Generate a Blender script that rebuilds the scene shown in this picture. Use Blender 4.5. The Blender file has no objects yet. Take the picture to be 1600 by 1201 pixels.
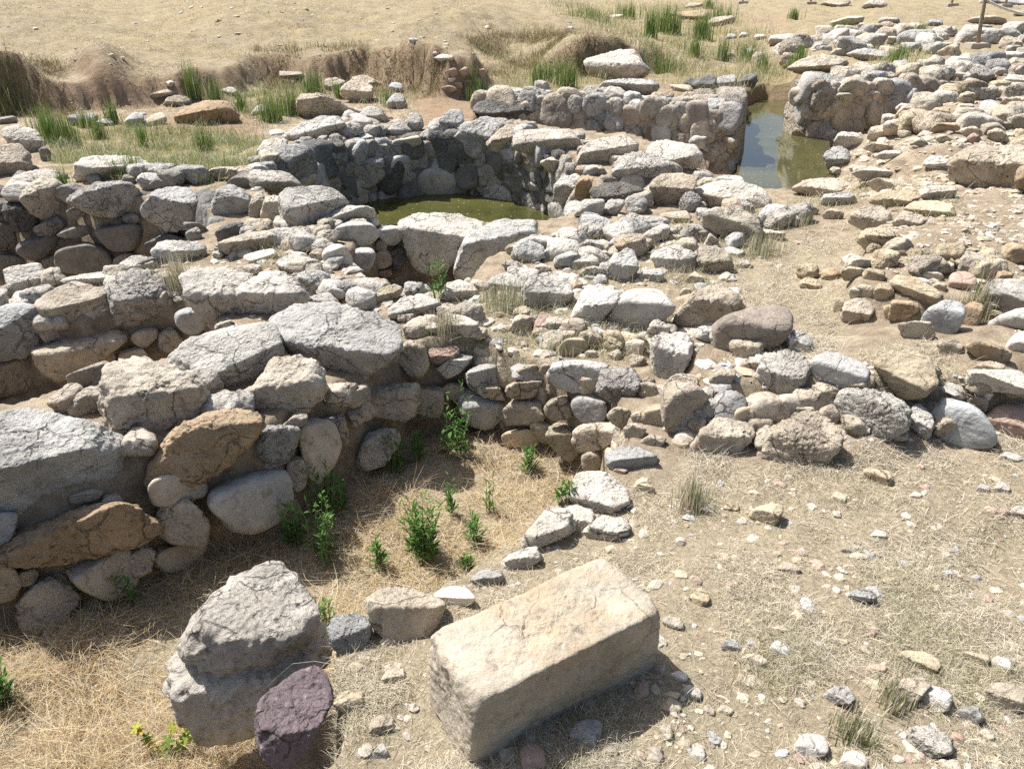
import bpy, bmesh, math, random
import numpy as np
from mathutils import Vector

# ------------------------------------------------------------------ camera, sky, sun, exposure
scene = bpy.context.scene
C = scene.collection
FPX = 1186.0                      # focal length in pixels of the 1600 px wide photograph
PITCH = math.radians(29.5)
CAMZ = 1.6
cam = bpy.data.cameras.new('camera'); cam_o = bpy.data.objects.new('camera', cam); C.objects.link(cam_o)
cam.sensor_width = 36.0; cam.lens = 36.0 * FPX / 1600.0
cam.clip_start = 0.02; cam.clip_end = 3000
cam_o.location = (0, 0, CAMZ); cam_o.rotation_euler = (math.pi / 2 - PITCH, 0, 0)
scene.camera = cam_o

SUN_AZ = (-0.82, 0.57)            # horizontal direction towards the sun
SUN_EL = math.radians(58)
world = bpy.data.worlds.new('World'); scene.world = world; world.use_nodes = True
wn = world.node_tree; bg = wn.nodes['Background']
sky = wn.nodes.new('ShaderNodeTexSky'); sky.sky_type = 'NISHITA'; sky.sun_disc = False
sky.sun_elevation = SUN_EL; sky.sun_rotation = math.atan2(SUN_AZ[0], SUN_AZ[1]); sky.dust_density = 3.5; sky.ozone_density = 0.7
wn.links.new(sky.outputs['Color'], bg.inputs['Color']); bg.inputs['Strength'].default_value = 0.085
sl = bpy.data.lights.new('sun', 'SUN'); sl.energy = 4.9; sl.angle = math.radians(0.55); sl.color = (1.0, 0.975, 0.935)
sun = bpy.data.objects.new('sun', sl); C.objects.link(sun)
_n = math.hypot(*SUN_AZ)
_d = Vector((SUN_AZ[0] / _n * math.cos(SUN_EL), SUN_AZ[1] / _n * math.cos(SUN_EL), math.sin(SUN_EL)))
sun.rotation_euler = _d.to_track_quat('Z', 'Y').to_euler(); sun.location = (-6, 6, 12)
scene.view_settings.view_transform = 'Standard'; scene.view_settings.look = 'None'
scene.view_settings.exposure = 0.80; scene.view_settings.gamma = 1.0
scene.render.engine = 'CYCLES'
scene.cycles.max_bounces = 6; scene.cycles.diffuse_bounces = 3; scene.cycles.glossy_bounces = 3
scene.cycles.use_denoising = False; scene.cycles.caustics_reflective = False

# ------------------------------------------------------------------ helpers
rng = np.random.default_rng(11); random.seed(5)
cp, sp = math.cos(PITCH), math.sin(PITCH)

def ray(u, v):
    a = (u - 800.0) / FPX; b = -(v - 600.5) / FPX
    return np.array([a, cp + b * sp, -sp + b * cp])
def at_y(u, v, y):
    d = ray(u, v); return np.array([0, 0, CAMZ]) + d * (y / d[1])
def at_z(u, v, z):
    d = ray(u, v); return np.array([0, 0, CAMZ]) + d * ((z - CAMZ) / d[2])
def project(x, y, z):
    dz = z - CAMZ
    dep = np.maximum(y * cp - dz * sp, 0.05); up = y * sp + dz * cp
    return 800 + FPX * x / dep, 600.5 - FPX * up / dep

PERM = np.random.default_rng(3).permutation(256).astype(np.int64); PERM = np.concatenate([PERM, PERM, PERM])
GRAD = np.random.default_rng(4).normal(size=(256, 3)); GRAD /= np.linalg.norm(GRAD, axis=1)[:, None]
def pnoise(P):
    P = np.asarray(P, float); I = np.floor(P).astype(np.int64); f = P - I; I &= 255
    w = f * f * f * (f * (f * 6 - 15) + 10); out = 0
    for dx in (0, 1):
        for dy in (0, 1):
            for dz in (0, 1):
                h = PERM[PERM[PERM[(I[:, 0] + dx) & 255] + I[:, 1] + dy & 255] + I[:, 2] + dz & 255]
                g = GRAD[h]; dd = (g[:, 0] * (f[:, 0] - dx) + g[:, 1] * (f[:, 1] - dy) + g[:, 2] * (f[:, 2] - dz))
                out = out + dd * (w[:, 0] if dx else 1 - w[:, 0]) * (w[:, 1] if dy else 1 - w[:, 1]) * (w[:, 2] if dz else 1 - w[:, 2])
    return out * 1.6
def fbm(P, oct=4, gain=0.5):
    s = 0; a = 1.0; P = np.asarray(P, float)
    for i in range(oct):
        s = s + a * pnoise(P + 17.3 * i); P = P * 2.03; a *= gain
    return s
def sstep(t):
    t = np.clip(t, 0, 1); return t * t * (3 - 2 * t)
def poly_sd(px, py, poly):
    poly = np.asarray(poly, float); d2 = np.full(px.shape, 1e18); ins = np.zeros(px.shape, bool)
    n = len(poly)
    for i in range(n):
        ax, ay = poly[i]; bx, by = poly[(i + 1) % n]
        ex, ey = bx - ax, by - ay; L = ex * ex + ey * ey + 1e-12
        t = np.clip(((px - ax) * ex + (py - ay) * ey) / L, 0, 1)
        d2 = np.minimum(d2, (px - ax - t * ex) ** 2 + (py - ay - t * ey) ** 2)
        c = ((ay > py) != (by > py)) & (px < (bx - ax) * (py - ay) / (by - ay + 1e-15) + ax)
        ins ^= c
    d = np.sqrt(d2); return np.where(ins, -d, d)

def tag(o, label=None, cat=None, group=None, kind=None):
    if label: o['label'] = label
    if cat: o['category'] = cat
    if group: o['group'] = group
    if kind: o['kind'] = kind
    return o
def empty(name, loc, label, cat, group=None):
    o = bpy.data.objects.new(name, None); C.objects.link(o); o.location = loc; o.empty_display_size = 0.1
    return tag(o, label, cat, group)
def link(name, me, mat, parent=None, loc=(0, 0, 0)):
    o = bpy.data.objects.new(name, me); C.objects.link(o); o.location = loc
    if mat and not me.materials: me.materials.append(mat)
    if parent:
        o.parent = parent
        o.location = Vector(loc) - parent.location
    return o
def mesh_np(name, V, F, smooth=True):
    """V (n,3); F (m,3) or (m,4) array"""
    me = bpy.data.meshes.new(name); V = np.asarray(V, np.float32); F = np.asarray(F, np.int32)
    k = F.shape[1]
    me.vertices.add(len(V)); me.vertices.foreach_set('co', V.ravel())
    me.loops.add(F.size); me.loops.foreach_set('vertex_index', F.ravel())
    me.polygons.add(len(F)); me.polygons.foreach_set('loop_start', np.arange(0, F.size, k, dtype=np.int32))
    me.polygons.foreach_set('use_smooth', np.full(len(F), smooth))
    me.update(); return me
def vcol(me, name, cols):
    a = me.attributes.new(name, 'FLOAT_COLOR', 'POINT')
    c = np.ones((len(cols), 4), np.float32); c[:, :cols.shape[1]] = cols
    a.data.foreach_set('color', c.ravel())

# ------------------------------------------------------------------ materials
class NT:
    def __init__(s, name):
        s.m = bpy.data.materials.new(name); s.m.use_nodes = True; s.t = s.m.node_tree
        s.b = s.t.nodes['Principled BSDF']
    def n(s, typ, **kw):
        nd = s.t.nodes.new(typ)
        for k, v in kw.items(): setattr(nd, k, v)
        return nd
    def l(s, a, b): s.t.links.new(a, b)
    def noise(s, vec, scale, detail=6, rough=0.6, dist=0.0, typ=None):
        nd = s.n('ShaderNodeTexNoise'); nd.inputs['Scale'].default_value = scale; nd.inputs['Detail'].default_value = detail
        nd.inputs['Roughness'].default_value = rough; nd.inputs['Distortion'].default_value = dist
        if typ: nd.noise_type = typ
        s.l(vec, nd.inputs['Vector']); return nd.outputs['Fac']
    def ramp(s, fac, stops):
        nd = s.n('ShaderNodeValToRGB'); e = nd.color_ramp.elements
        while len(e) < len(stops): e.new(0.5)
        for el, (p, c) in zip(e, stops):
            el.position = p; el.color = (c, c, c, 1) if isinstance(c, (int, float)) else (*c, 1)
        s.l(fac, nd.inputs['Fac']); return nd.outputs['Color']
    def mix(s, fac, a, b, mode='MIX'):
        nd = s.n('ShaderNodeMix', data_type='RGBA', blend_type=mode)
        for sock, val in ((nd.inputs[0], fac), (nd.inputs[6], a), (nd.inputs[7], b)):
            if hasattr(val, 'is_linked'): s.l(val, sock)
            elif isinstance(val, (int, float)): sock.default_value = val
            else: sock.default_value = (*val, 1)
        return nd.outputs[2]
    def math(s, op, a, b=0.0, clamp=False):
        nd = s.n('ShaderNodeMath', operation=op); nd.use_clamp = clamp
        for i, val in enumerate((a, b)):
            if hasattr(val, 'is_linked'): s.l(val, nd.inputs[i])
            else: nd.inputs[i].default_value = val
        return nd.outputs[0]
    def bump(s, h, strength, dist, prev=None):
        nd = s.n('ShaderNodeBump'); nd.inputs['Strength'].default_value = strength; nd.inputs['Distance'].default_value = dist
        s.l(h, nd.inputs['Height'])
        if prev is not None: s.l(prev, nd.inputs['Normal'])
        return nd.outputs['Normal']

def stone_material(name, pit=1.0, strata=False, fine=1.0, speck=0.35):
    t = NT(name)
    oi = t.n('ShaderNodeObjectInfo'); tc = t.n('ShaderNodeTexCoord')
    off = t.math('MULTIPLY', oi.outputs['Random'], 37.0)
    va = t.n('ShaderNodeVectorMath', operation='ADD'); t.l(tc.outputs['Object'], va.inputs[0]); t.l(off, va.inputs[1])
    v = va.outputs[0]
    big = t.noise(v, 5, 7, 0.62, 0.4); mid = t.noise(v, 22, 8, 0.68, 0.3); sm = t.noise(v, 95, 6, 0.7)
    st = t.noise(v, 3.2, 6, 0.6, 0.6)
    base = oi.outputs['Color']
    c = t.mix(t.ramp(big, [(0.36, 0.0), (0.64, 1.0)]), t.mix(1.0, base, (0.80, 0.785, 0.76), 'MULTIPLY'), t.mix(1.0, base, (1.22, 1.2, 1.17), 'MULTIPLY'))
    # iron stains: patches, amount from the object's alpha
    thr = t.math('ADD', t.math('MULTIPLY', oi.outputs['Alpha'], 0.62), -0.41)
    sm_ = t.math('MULTIPLY', t.math('ADD', t.math('ADD', st, t.math('MULTIPLY', t.math('ADD', mid, -0.5), 0.35)), t.math('ADD', thr, -0.35)), 6.0, True)
    c = t.mix(t.math('MULTIPLY', sm_, 0.7), c, t.mix(mid, (0.29, 0.18, 0.09), (0.47, 0.36, 0.23)))
    # dark weathering and lichen specks
    dk = t.ramp(mid, [(0.30, 1.0), (0.46, 0.0)])
    c = t.mix(t.math('MULTIPLY', dk, 0.7), c, t.mix(1.0, c, (0.40, 0.38, 0.36), 'MULTIPLY'))
    dk2 = t.ramp(sm, [(0.30, 1.0), (0.36, 0.0)])
    c = t.mix(t.math('MULTIPLY', dk2, speck), c, (0.09, 0.08, 0.07))
    wv = t.n('ShaderNodeVectorMath', operation='ADD'); nz = t.n('ShaderNodeTexNoise'); nz.inputs['Scale'].default_value = 7; nz.inputs['Detail'].default_value = 5; t.l(v, nz.inputs['Vector'])
    sc_ = t.n('ShaderNodeVectorMath', operation='SCALE'); t.l(nz.outputs['Color'], sc_.inputs[0]); sc_.inputs['Scale'].default_value = 0.16; t.l(v, wv.inputs[0]); t.l(sc_.outputs[0], wv.inputs[1])
    cr = t.n('ShaderNodeTexVoronoi', feature='DISTANCE_TO_EDGE'); cr.inputs['Scale'].default_value = 6.5; t.l(wv.outputs[0], cr.inputs['Vector'])
    crack = t.math('MULTIPLY', t.ramp(cr.outputs['Distance'], [(0.0, 1.0), (0.035, 0.0)]), t.ramp(t.noise(v, 4.5, 3, .5), [(.47, 0.0), (.58, 1.0)]))
    c = t.mix(t.math('MULTIPLY', crack, 0.6 * min(1, pit)), c, (0.11, 0.09, 0.07))
    pv = t.n('ShaderNodeTexVoronoi'); pv.inputs['Scale'].default_value = 30; t.l(wv.outputs[0], pv.inputs['Vector'])
    pits = t.math('MULTIPLY', t.ramp(pv.outputs['Distance'], [(0.10, 1.0), (0.30, 0.0)]), t.ramp(t.noise(v, 9, 4, .6), [(.50, 0.0), (.62, 1.0)]))
    c = t.mix(t.math('MULTIPLY', pits, 0.65 * min(1, pit)), c, (0.13, 0.115, 0.10))
    wt = t.ramp(t.noise(v, 48, 5, 0.6), [(0.60, 0.0), (0.70, 1.0)])
    c = t.mix(t.math('MULTIPLY', wt, 0.35), c, (0.60, 0.57, 0.51))
    t.l(c, t.b.inputs['Base Color'])
    t.b.inputs['Roughness'].default_value = 0.92; t.b.inputs['Specular IOR Level'].default_value = 0.2
    n = t.bump(t.noise(v, 13, 9, 0.66, 0.2), 0.9, 0.05 * pit)
    vo = t.n('ShaderNodeTexVoronoi'); vo.inputs['Scale'].default_value = 42; t.l(v, vo.inputs['Vector'])
    hole = t.math('MULTIPLY', t.ramp(vo.outputs['Distance'], [(0.05, 0.0), (0.42, 1.0)]), t.ramp(big, [(0.42, 1.0), (0.6, 0.1)]))
    n = t.bump(hole, 0.6 * pit, 0.016, n)
    n = t.bump(t.math('SUBTRACT', 1.0, t.math('ADD', crack, pits, True)), 0.8, 0.014 * min(1.2, pit), n)
    if strata:
        mp = t.n('ShaderNodeMapping'); mp.inputs['Scale'].default_value = (1, 1, 6); t.l(v, mp.inputs['Vector'])
        n = t.bump(t.noise(mp.outputs[0], 9, 6, 0.6, 0.5), 0.8, 0.03, n)
    n = t.bump(t.noise(v, 55, 6, 0.7), 0.55 * fine, 0.009, n)
    n = t.bump(t.noise(v, 190, 3, 0.6), 0.28 * fine, 0.0025, n)
    t.l(n, t.b.inputs['Normal']); return t.m

M_STONE = stone_material('limestone', 1.0)
M_PIT = stone_material('pitted_limestone', 1.9, speck=0.55)
M_SMOOTH = stone_material('smooth_stone', 0.35, fine=0.6, speck=0.15)
M_SLAB = stone_material('layered_schist', 0.6, strata=True, speck=0.2)
M_GRAN = stone_material('granite', 0.4, fine=1.6, speck=0.9)
MATS = {'R': M_SMOOTH, 'A': M_STONE, 'P': M_PIT, 'S': M_SLAB, 'L': M_STONE, 'G': M_GRAN}

def ground_material():
    t = NT('dry_earth'); g = t.n('ShaderNodeNewGeometry'); v = g.outputs['Position']
    at = t.n('ShaderNodeAttribute', attribute_name='zone'); sep = t.n('ShaderNodeSeparateColor'); t.l(at.outputs['Color'], sep.inputs[0])
    big = t.noise(v, 0.9, 6, 0.6, 0.3); mid = t.noise(v, 9, 8, 0.65, 0.2); sm = t.noise(v, 70, 6, 0.7); fi = t.noise(v, 260, 4, 0.7)
    dirt = t.mix(t.ramp(mid, [(0.33, 0.0), (0.66, 1.0)]), (0.21, 0.16, 0.11), (0.44, 0.365, 0.265))
    straw = t.mix(t.ramp(sm, [(0.3, 0.0), (0.68, 1.0)]), (0.20, 0.165, 0.11), (0.50, 0.425, 0.30))
    straw = t.mix(t.math('MULTIPLY', t.ramp(big, [(0.35, 0.0), (0.6, 1.0)]), 0.35), straw, (0.36, 0.30, 0.20))
    c = t.mix(t.math('MULTIPLY', sep.outputs[2], t.ramp(mid, [(0.25, 0.5), (0.55, 1.0)])), dirt, straw)
    far = t.n('ShaderNodeSeparateXYZ'); t.l(v, far.inputs[0])
    red = t.mix(sm, (0.15, 0.080, 0.045), (0.33, 0.19, 0.11))
    c = t.mix(t.math('MULTIPLY', sep.outputs[1], t.ramp(mid, [(0.3, 0.45), (0.6, 1.0)])), c, red)
    grn = t.mix(sm, (0.13, 0.115, 0.04), (0.32, 0.26, 0.12))
    c = t.mix(t.math('MULTIPLY', sep.outputs[0], t.ramp(t.noise(v, 5, 7, 0.65), [(0.38, 0.1), (0.58, 1.0)])), c, grn)
    c = t.mix(t.math('MULTIPLY', t.ramp(fi, [(0.3, 1.0), (0.45, 0.0)]), 0.35), c, (0.07, 0.055, 0.04))
    c = t.mix(t.math('MULTIPLY', t.ramp(t.noise(v, 120, 3, 0.6), [(0.64, 0.0), (0.70, 1.0)]), 0.5), c, (0.58, 0.52, 0.42))
    ms = t.n('ShaderNodeMapRange'); t.l(far.outputs['Y'], ms.inputs['Value']); ms.inputs['From Min'].default_value = 9.5; ms.inputs['From Max'].default_value = 13.0
    plat = t.mix(t.ramp(t.noise(v, 3.5, 8, .7), [(.3, 0.0), (.7, 1.0)]), (0.19, 0.15, 0.09), (0.36, 0.30, 0.195))
    plat = t.mix(t.math('MULTIPLY', t.ramp(t.noise(v, 22, 6, .75), [(.36, 1.0), (.5, 0.0)]), .55), plat, (0.12, 0.095, 0.06))
    plat = t.mix(t.math('MULTIPLY', t.ramp(t.noise(v, 1.3, 6, .65), [(.5, 0.0), (.62, 1.0)]), .4), plat, (0.36, 0.29, 0.13))
    c = t.mix(t.math('MULTIPLY', t.math('MULTIPLY', ms.outputs[0], 0.75), t.math('SUBTRACT', 1.0, sep.outputs[1], True)), c, plat)
    t.l(c, t.b.inputs['Base Color']); t.b.inputs['Roughness'].default_value = 0.95; t.b.inputs['Specular IOR Level'].default_value = 0.1
    n = t.bump(t.noise(v, 12, 9, 0.7), 0.8, 0.04); n = t.bump(sm, 0.8, 0.012, n); n = t.bump(fi, 0.7, 0.004, n)
    t.l(n, t.b.inputs['Normal']); return t.m
M_GROUND = ground_material()

def blade_material():
    t = NT('grass_blades'); at = t.n('ShaderNodeAttribute', attribute_name='col')
    t.l(at.outputs['Color'], t.b.inputs['Base Color']); t.b.inputs['Roughness'].default_value = 0.6
    t.b.inputs['Specular IOR Level'].default_value = 0.25
    tr = t.n('ShaderNodeBsdfTranslucent'); t.l(at.outputs['Color'], tr.inputs['Color'])
    mx = t.n('ShaderNodeMixShader'); mx.inputs[0].default_value = 0.25
    t.l(t.b.outputs[0], mx.inputs[1]); t.l(tr.outputs[0], mx.inputs[2]); t.l(mx.outputs[0], t.t.nodes['Material Output'].inputs['Surface'])
    return t.m
M_BLADE = blade_material()
def water_material(name, deep, light, ior=1.33):
    t = NT(name); g = t.n('ShaderNodeNewGeometry'); v = g.outputs['Position']
    c = t.mix(t.ramp(t.noise(v, 1.6, 5, 0.6, 0.4), [(0.3, 0.0), (0.7, 1.0)]), deep, light)
    sp_ = t.ramp(t.noise(v, 42, 2, 0.5), [(0.70, 0.0), (0.73, 1.0)])
    c = t.mix(t.math('MULTIPLY', sp_, 0.8), c, (0.5, 0.48, 0.36))
    t.l(c, t.b.inputs['Base Color']); t.b.inputs['IOR'].default_value = ior
    t.l(t.math('ADD', t.math('MULTIPLY', sp_, 0.5), 0.03), t.b.inputs['Roughness'])
    t.l(t.bump(t.noise(v, 9, 3, 0.5), 0.05, 0.02), t.b.inputs['Normal']); return t.m
def plain(name, col, rough=0.8, scale=20, var=0.35, bump=0.3):
    t = NT(name); tc = t.n('ShaderNodeTexCoord'); v = tc.outputs['Object']; f = t.noise(v, scale, 6, 0.65)
    t.l(t.mix(t.ramp(f, [(0.3, 0.0), (0.7, 1.0)]), tuple(x * (1 - var) for x in col), tuple(min(1, x * (1 + var)) for x in col)), t.b.inputs['Base Color'])
    t.b.inputs['Roughness'].default_value = rough; t.l(t.bump(f, bump, 0.01), t.b.inputs['Normal']); return t.m

# ------------------------------------------------------------------ terrain
CTRL = """1600,1200,0 1200,1200,0 800,1200,0 550,1190,-.05 1100,900,0 1350,980,0 1600,900,0 1500,720,.02 1150,760,-.01 1000,860,-.02 880,890,-.05 740,1000,-.02
300,560,.0 130,660,.02 0,700,.02 560,540,-.03 420,580,0 850,560,-.04 1000,555,-.03 720,500,.0 950,490,.02 870,430,.03 1090,560,.02
40,470,-.1 200,450,-.08 400,450,0 550,450,0 650,480,0 300,410,-.04 480,380,.0 600,340,-.02
1200,450,.06 1250,550,.05 1180,380,.06 1400,580,.12 1560,570,.16 1500,400,.22 1400,470,.14 1600,330,.25 1450,320,.2 1250,340,.08 1330,265,-.08 1400,235,-.02 1340,235,-.15 1480,240,.2 1500,180,.15 1550,110,.2 1400,112,.22 1300,120,.18 1290,90,.08 1530,75,.1 1600,60,.1 1400,20,.15 1300,30,.05
1150,90,-.2 1060,55,-.16 980,30,-.12 1100,10,.0 1080,145,.02 1000,300,.0 930,270,-.02 1050,290,.0 1120,305,-.1 1200,300,-.2 1280,295,-.18 1120,285,-.15 900,380,0 1000,400,.03 1100,400,.05
500,55,.64 640,60,.6 300,90,.48 150,70,.55 0,80,.55 110,130,.16 220,130,.14 350,125,.15 800,55,.58 930,50,.45 1000,70,.2 1050,90,-.05 0,10,.65 400,8,.65 700,10,.6 880,12,.4
500,150,-.15 800,125,-.18 300,220,-.2 100,220,-.15 640,165,-.12 250,175,-.1 150,185,-.1 60,300,-.03 200,290,-.02 330,280,0 430,240,0 600,195,-.02 750,195,0 850,215,0 960,160,.12 840,158,.15 1130,168,.15""".split()
CT = np.array([[float(a) for a in s.split(',')] for s in CTRL])
_w = np.array([at_z(u, v, z) for u, v, z in CT]); CPX = np.stack(project(_w[:, 0], _w[:, 1], 0 * _w[:, 0]), 1); CZ = CT[:, 2]
def pz(s, z):
    return [tuple(at_z(float(p.split(',')[0]), float(p.split(',')[1]), z)[:2]) for p in s.split()]
CIS = (-0.72, 6.62, 1.22, 1.38)
def ell(k=1.0, n=40):
    return [(CIS[0] + CIS[2] * k * math.cos(a) * b, CIS[1] + CIS[3] * k * math.sin(a) * b) for a, b in ((t, 1 + .22 * math.exp(-((t - 5.5) / .5) ** 2)) for t in (2 * math.pi * i / n for i in range(n)))]
TRENCH = pz('-150,1015 0,978 130,938 240,893 330,855 450,828 530,752 600,715 650,672 720,660 800,690 870,716 935,738', -0.45) + \
         pz('945,775 890,815 815,870 740,915 640,990 560,1025 520,1080 500,1150 480,1250 400,1330 -250,1420', -0.25)
POOL2 = pz('1120,292 1160,262 1166,200 1170,165 1195,156 1235,158 1258,175 1252,212 1288,220 1290,262 1310,297', -0.35)
LOWER = pz('-200,182 60,180 120,178 250,166 380,152 425,128 480,134 560,131 640,143 690,157 765,152 770,120 810,119 900,122 1000,118 1050,110 1120,104 1220,105 1235,140 1170,158 1000,165 800,182 600,205 430,230 330,262 60,262 -200,262', -0.15)
PITS = [  # polygon of the foot, floor height, width of the slope
    (LOWER, -0.15, 0.34),
    (TRENCH, -0.46, 0.08),
    ([(-4.5, 3.65), (-2.8, 3.6), (-2.27, 3.62), (-1.98, 3.85), (-1.72, 3.8), (-1.5, 3.35), (-1.8, 3.0), (-2.0, 2.75), (-2.6, 2.6), (-4.5, 2.5)], -0.5, 0.09),
    ([(-7, 4.25), (-3.2, 4.22), (-2.45, 4.3), (-2.1, 4.6), (-2.22, 5.35), (-2.5, 5.66), (-4.1, 5.7), (-7, 5.75)], -0.75, 0.07),
    (ell(1.04), -0.8, 0.08),
    ([(0.8, 6.22), (1.75, 6.2), (1.7, 5.8), (1.0, 5.7)], -0.5, 0.08),
    ([(-0.72, 4.02), (-0.40, 3.96), (-0.24, 4.3), (-0.12, 4.55), (0.1, 4.62), (0.12, 4.86), (-0.28, 4.98), (-0.9, 4.98), (-0.98, 4.5)], -0.45, 0.07),
    (pz('1135,275 1160,262 1290,255 1305,285 1250,305 1180,305', -0.33), -0.33, 0.55),
    ([(3.5, 9.6), (5.6, 9.75), (5.3, 9.2), (4.3, 8.8), (3.5, 8.8)], -0.36, 0.3),
    (POOL2, -0.6, 0.10),
    ([(-0.3, 8.8), (0.9, 8.2), (1.6, 7.7), (2.4, 7.6), (2.45, 8.2), (1.2, 8.72), (-0.3, 9.1)], -0.45, 0.12),
]
RISES = [  # raised ground: outline, height, width of its slope
    (pz('1312,500 1328,445 1350,392 1400,335 1560,300 1800,290 1800,560 1520,530 1420,525', 0.06), 0.11, 0.10),
    (pz('1300,262 1360,200 1480,150 1640,110 1800,200 1700,270 1480,310 1350,296', 0.0), 0.14, 0.5),
    (pz('1090,655 1200,640 1330,660 1560,668 1800,672 1800,560 1480,570 1200,540 1060,560', 0.0), 0.09, 0.07)]
def terrain(x, y, noise=True):
    x = np.asarray(x, float); y = np.asarray(y, float); shp = x.shape; x = x.ravel(); y = y.ravel()
    yy = np.maximum(y, 0.9)
    U, V = project(x, yy, np.zeros_like(x)); num = 0; den = 0
    for (cu, cv), cz in zip(CPX, CZ):
        sc = 0.3 + 0.7 * np.clip((cv + 80) / 700, 0, 1)
        w = (((U - cu) * 0.6) ** 2 + ((V - cv) / sc) ** 2 * 1.4 + 120.0) ** -1.7
        num = num + w * cz; den = den + w
    z = num / den
    for poly, hh, wd in RISES:
        j = 0.3 * wd * fbm(np.stack([x * 3, y * 3, 0 * x + 8], 1), 2); z = z + hh * sstep((-poly_sd(x, y, poly) + j) / wd + 0.5)
    for poly, fl, wd in PITS:
        P = np.asarray(poly); m = (x > P[:, 0].min() - wd) & (x < P[:, 0].max() + wd) & (y > P[:, 1].min() - wd) & (y < P[:, 1].max() + wd)
        if m.any():
            jit = (0.3 * wd + 0.03) * fbm(np.stack([x[m] * 3, y[m] * 3, 0 * x[m]], 1), 3)
            t = sstep((poly_sd(x[m], y[m], poly) + jit) / wd); zz = z[m]
            z[m] = np.where(zz > fl, fl + (zz - fl) * t, zz)
    if noise:
        P = np.stack([x, y, 0 * x], 1)
        z = z + 0.022 * fbm(P * 1.7, 3) + 0.007 * fbm(P * 9, 3) * np.clip(6 / np.maximum(y, 1), 0.3, 1)
        z = z + np.clip((y - 6) / 8, 0, 1) * 0.04 * fbm(P * 0.6, 3) + np.clip((y - 9.5) / 2, 0, 1) * 0.05 * fbm(P * 2.4 + 5, 4)
    return z.reshape(shp)
ty = np.concatenate([np.linspace(-4, 0.4, 12), np.exp(np.arange(math.log(0.45), math.log(45), 0.0088)), np.exp(np.linspace(math.log(46), math.log(900), 40))])
tt = np.linspace(-1.15, 1.15, 640)
TX = tt[None, :] * (np.maximum(ty, 0)[:, None] + 1.3); TY = np.repeat(ty[:, None], len(tt), 1)
TZ = terrain(TX, TY)
def tz(x, y):
    """height of the finished ground sheet at a point (bilinear on its grid)"""
    x = np.asarray(x, float); y = np.asarray(y, float)
    i = np.clip(np.searchsorted(ty, y) - 1, 0, len(ty) - 2); fy = np.clip((y - ty[i]) / (ty[i + 1] - ty[i]), 0, 1)
    def row(k):
        j = (x / (np.maximum(ty[k], 0) + 1.3) + 1.15) / 2.3 * (len(tt) - 1); j0 = np.clip(np.floor(j).astype(int), 0, len(tt) - 2); f = np.clip(j - j0, 0, 1)
        return TZ[k, j0] * (1 - f) + TZ[k, j0 + 1] * f
    return row(i) * (1 - fy) + row(i + 1) * fy
def hit(u, v):
    """where the line of sight through a pixel first meets the ground"""
    d = ray(u, v); ys = np.exp(np.linspace(math.log(0.7), math.log(120), 900)); t = ys / d[1]
    X = d[0] * t; Z = CAMZ + d[2] * t; k = np.nonzero(Z < tz(X, ys))[0]
    i = k[0] if len(k) else 899
    return np.array([X[i], ys[i], tz(X[i], ys[i])])
def in_px(s):
    return [tuple(float(a) for a in p.split(',')) for p in s.split()]
def zone_w(X, Y, Z, polys, soft=18):
    U, V = project(X, Y, Z); w = 0
    for p in polys: w = np.maximum(w, 1 - sstep(poly_sd(U, V, in_px(p)) / soft + 0.5))
    return w
Z_STRAW = ['560,1230 520,1000 700,900 900,820 980,740 1180,730 1600,720 1700,1230', '-200,1000 240,900 450,840 640,720 720,680 900,740 780,900 500,1010 230,1230 -200,1230',
           '1140,560 1150,420 1200,360 1340,380 1320,470 1300,560 1450,520 1600,640 1300,620', '900,-40 1700,-40 1700,10 1050,60', '1350,120 1500,60 1700,50 1700,110 1500,110',
           '700,470 860,440 1000,400 1100,400 1000,560 700,560']
Z_RED = ['640,150 690,130 780,150 770,185 660,200', '120,190 400,175 410,215 130,215', '1150,20 1240,20 1240,45 1150,45', '980,130 1130,135 1120,150 980,152', '1210,100 1240,90 1240,130 1200,130']
Z_GREEN = ['60,180 140,180 400,215 420,260 330,275 100,275', '380,140 480,130 480,180 380,180', '770,90 900,85 1040,90 1240,110 1230,150 1000,120 900,140 780,150', '870,10 1100,8 1190,60 1150,100 1000,70 900,40', '1370,80 1440,80 1420,110 1370,105']
nv = TX.size
zone = np.stack([zone_w(TX.ravel(), TY.ravel(), TZ.ravel(), Z_GREEN, 14), zone_w(TX.ravel(), TY.ravel(), TZ.ravel(), Z_RED, 40) * .6, zone_w(TX.ravel(), TY.ravel(), TZ.ravel(), Z_STRAW, 50)], 1)
sl_ = np.abs(np.gradient(TZ, axis=0) / np.gradient(TY, axis=0)).ravel(); steep = np.clip((sl_ - .3) / .4, 0, 1) * (TY.ravel() > 8.6)
zone[:, 1] = np.maximum(zone[:, 1], steep * .6); zone[:, 2] *= 1 - steep
zone[TY.ravel() < 1.2, 2] = 1
idx = np.arange(nv).reshape(TX.shape)
GF = np.stack([idx[:-1, :-1].ravel(), idx[:-1, 1:].ravel(), idx[1:, 1:].ravel(), idx[1:, :-1].ravel()], 1)
gme = mesh_np('ground', np.stack([TX.ravel(), TY.ravel(), TZ.ravel()], 1), GF); vcol(gme, 'zone', zone)
tag(link('ground', gme, M_GROUND), kind='structure')
def flat_water(name, poly, z, mat):
    me = bpy.data.meshes.new(name); me.from_pydata([(x, y, z) for x, y in poly], [], [list(range(len(poly)))]); tag(link(name, me, mat), kind='structure')
flat_water('water', ell(1.1), -0.6, water_material('murky_water', (0.032, 0.036, 0.012), (0.095, 0.092, 0.028)))
_c = np.mean(POOL2, 0)
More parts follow.
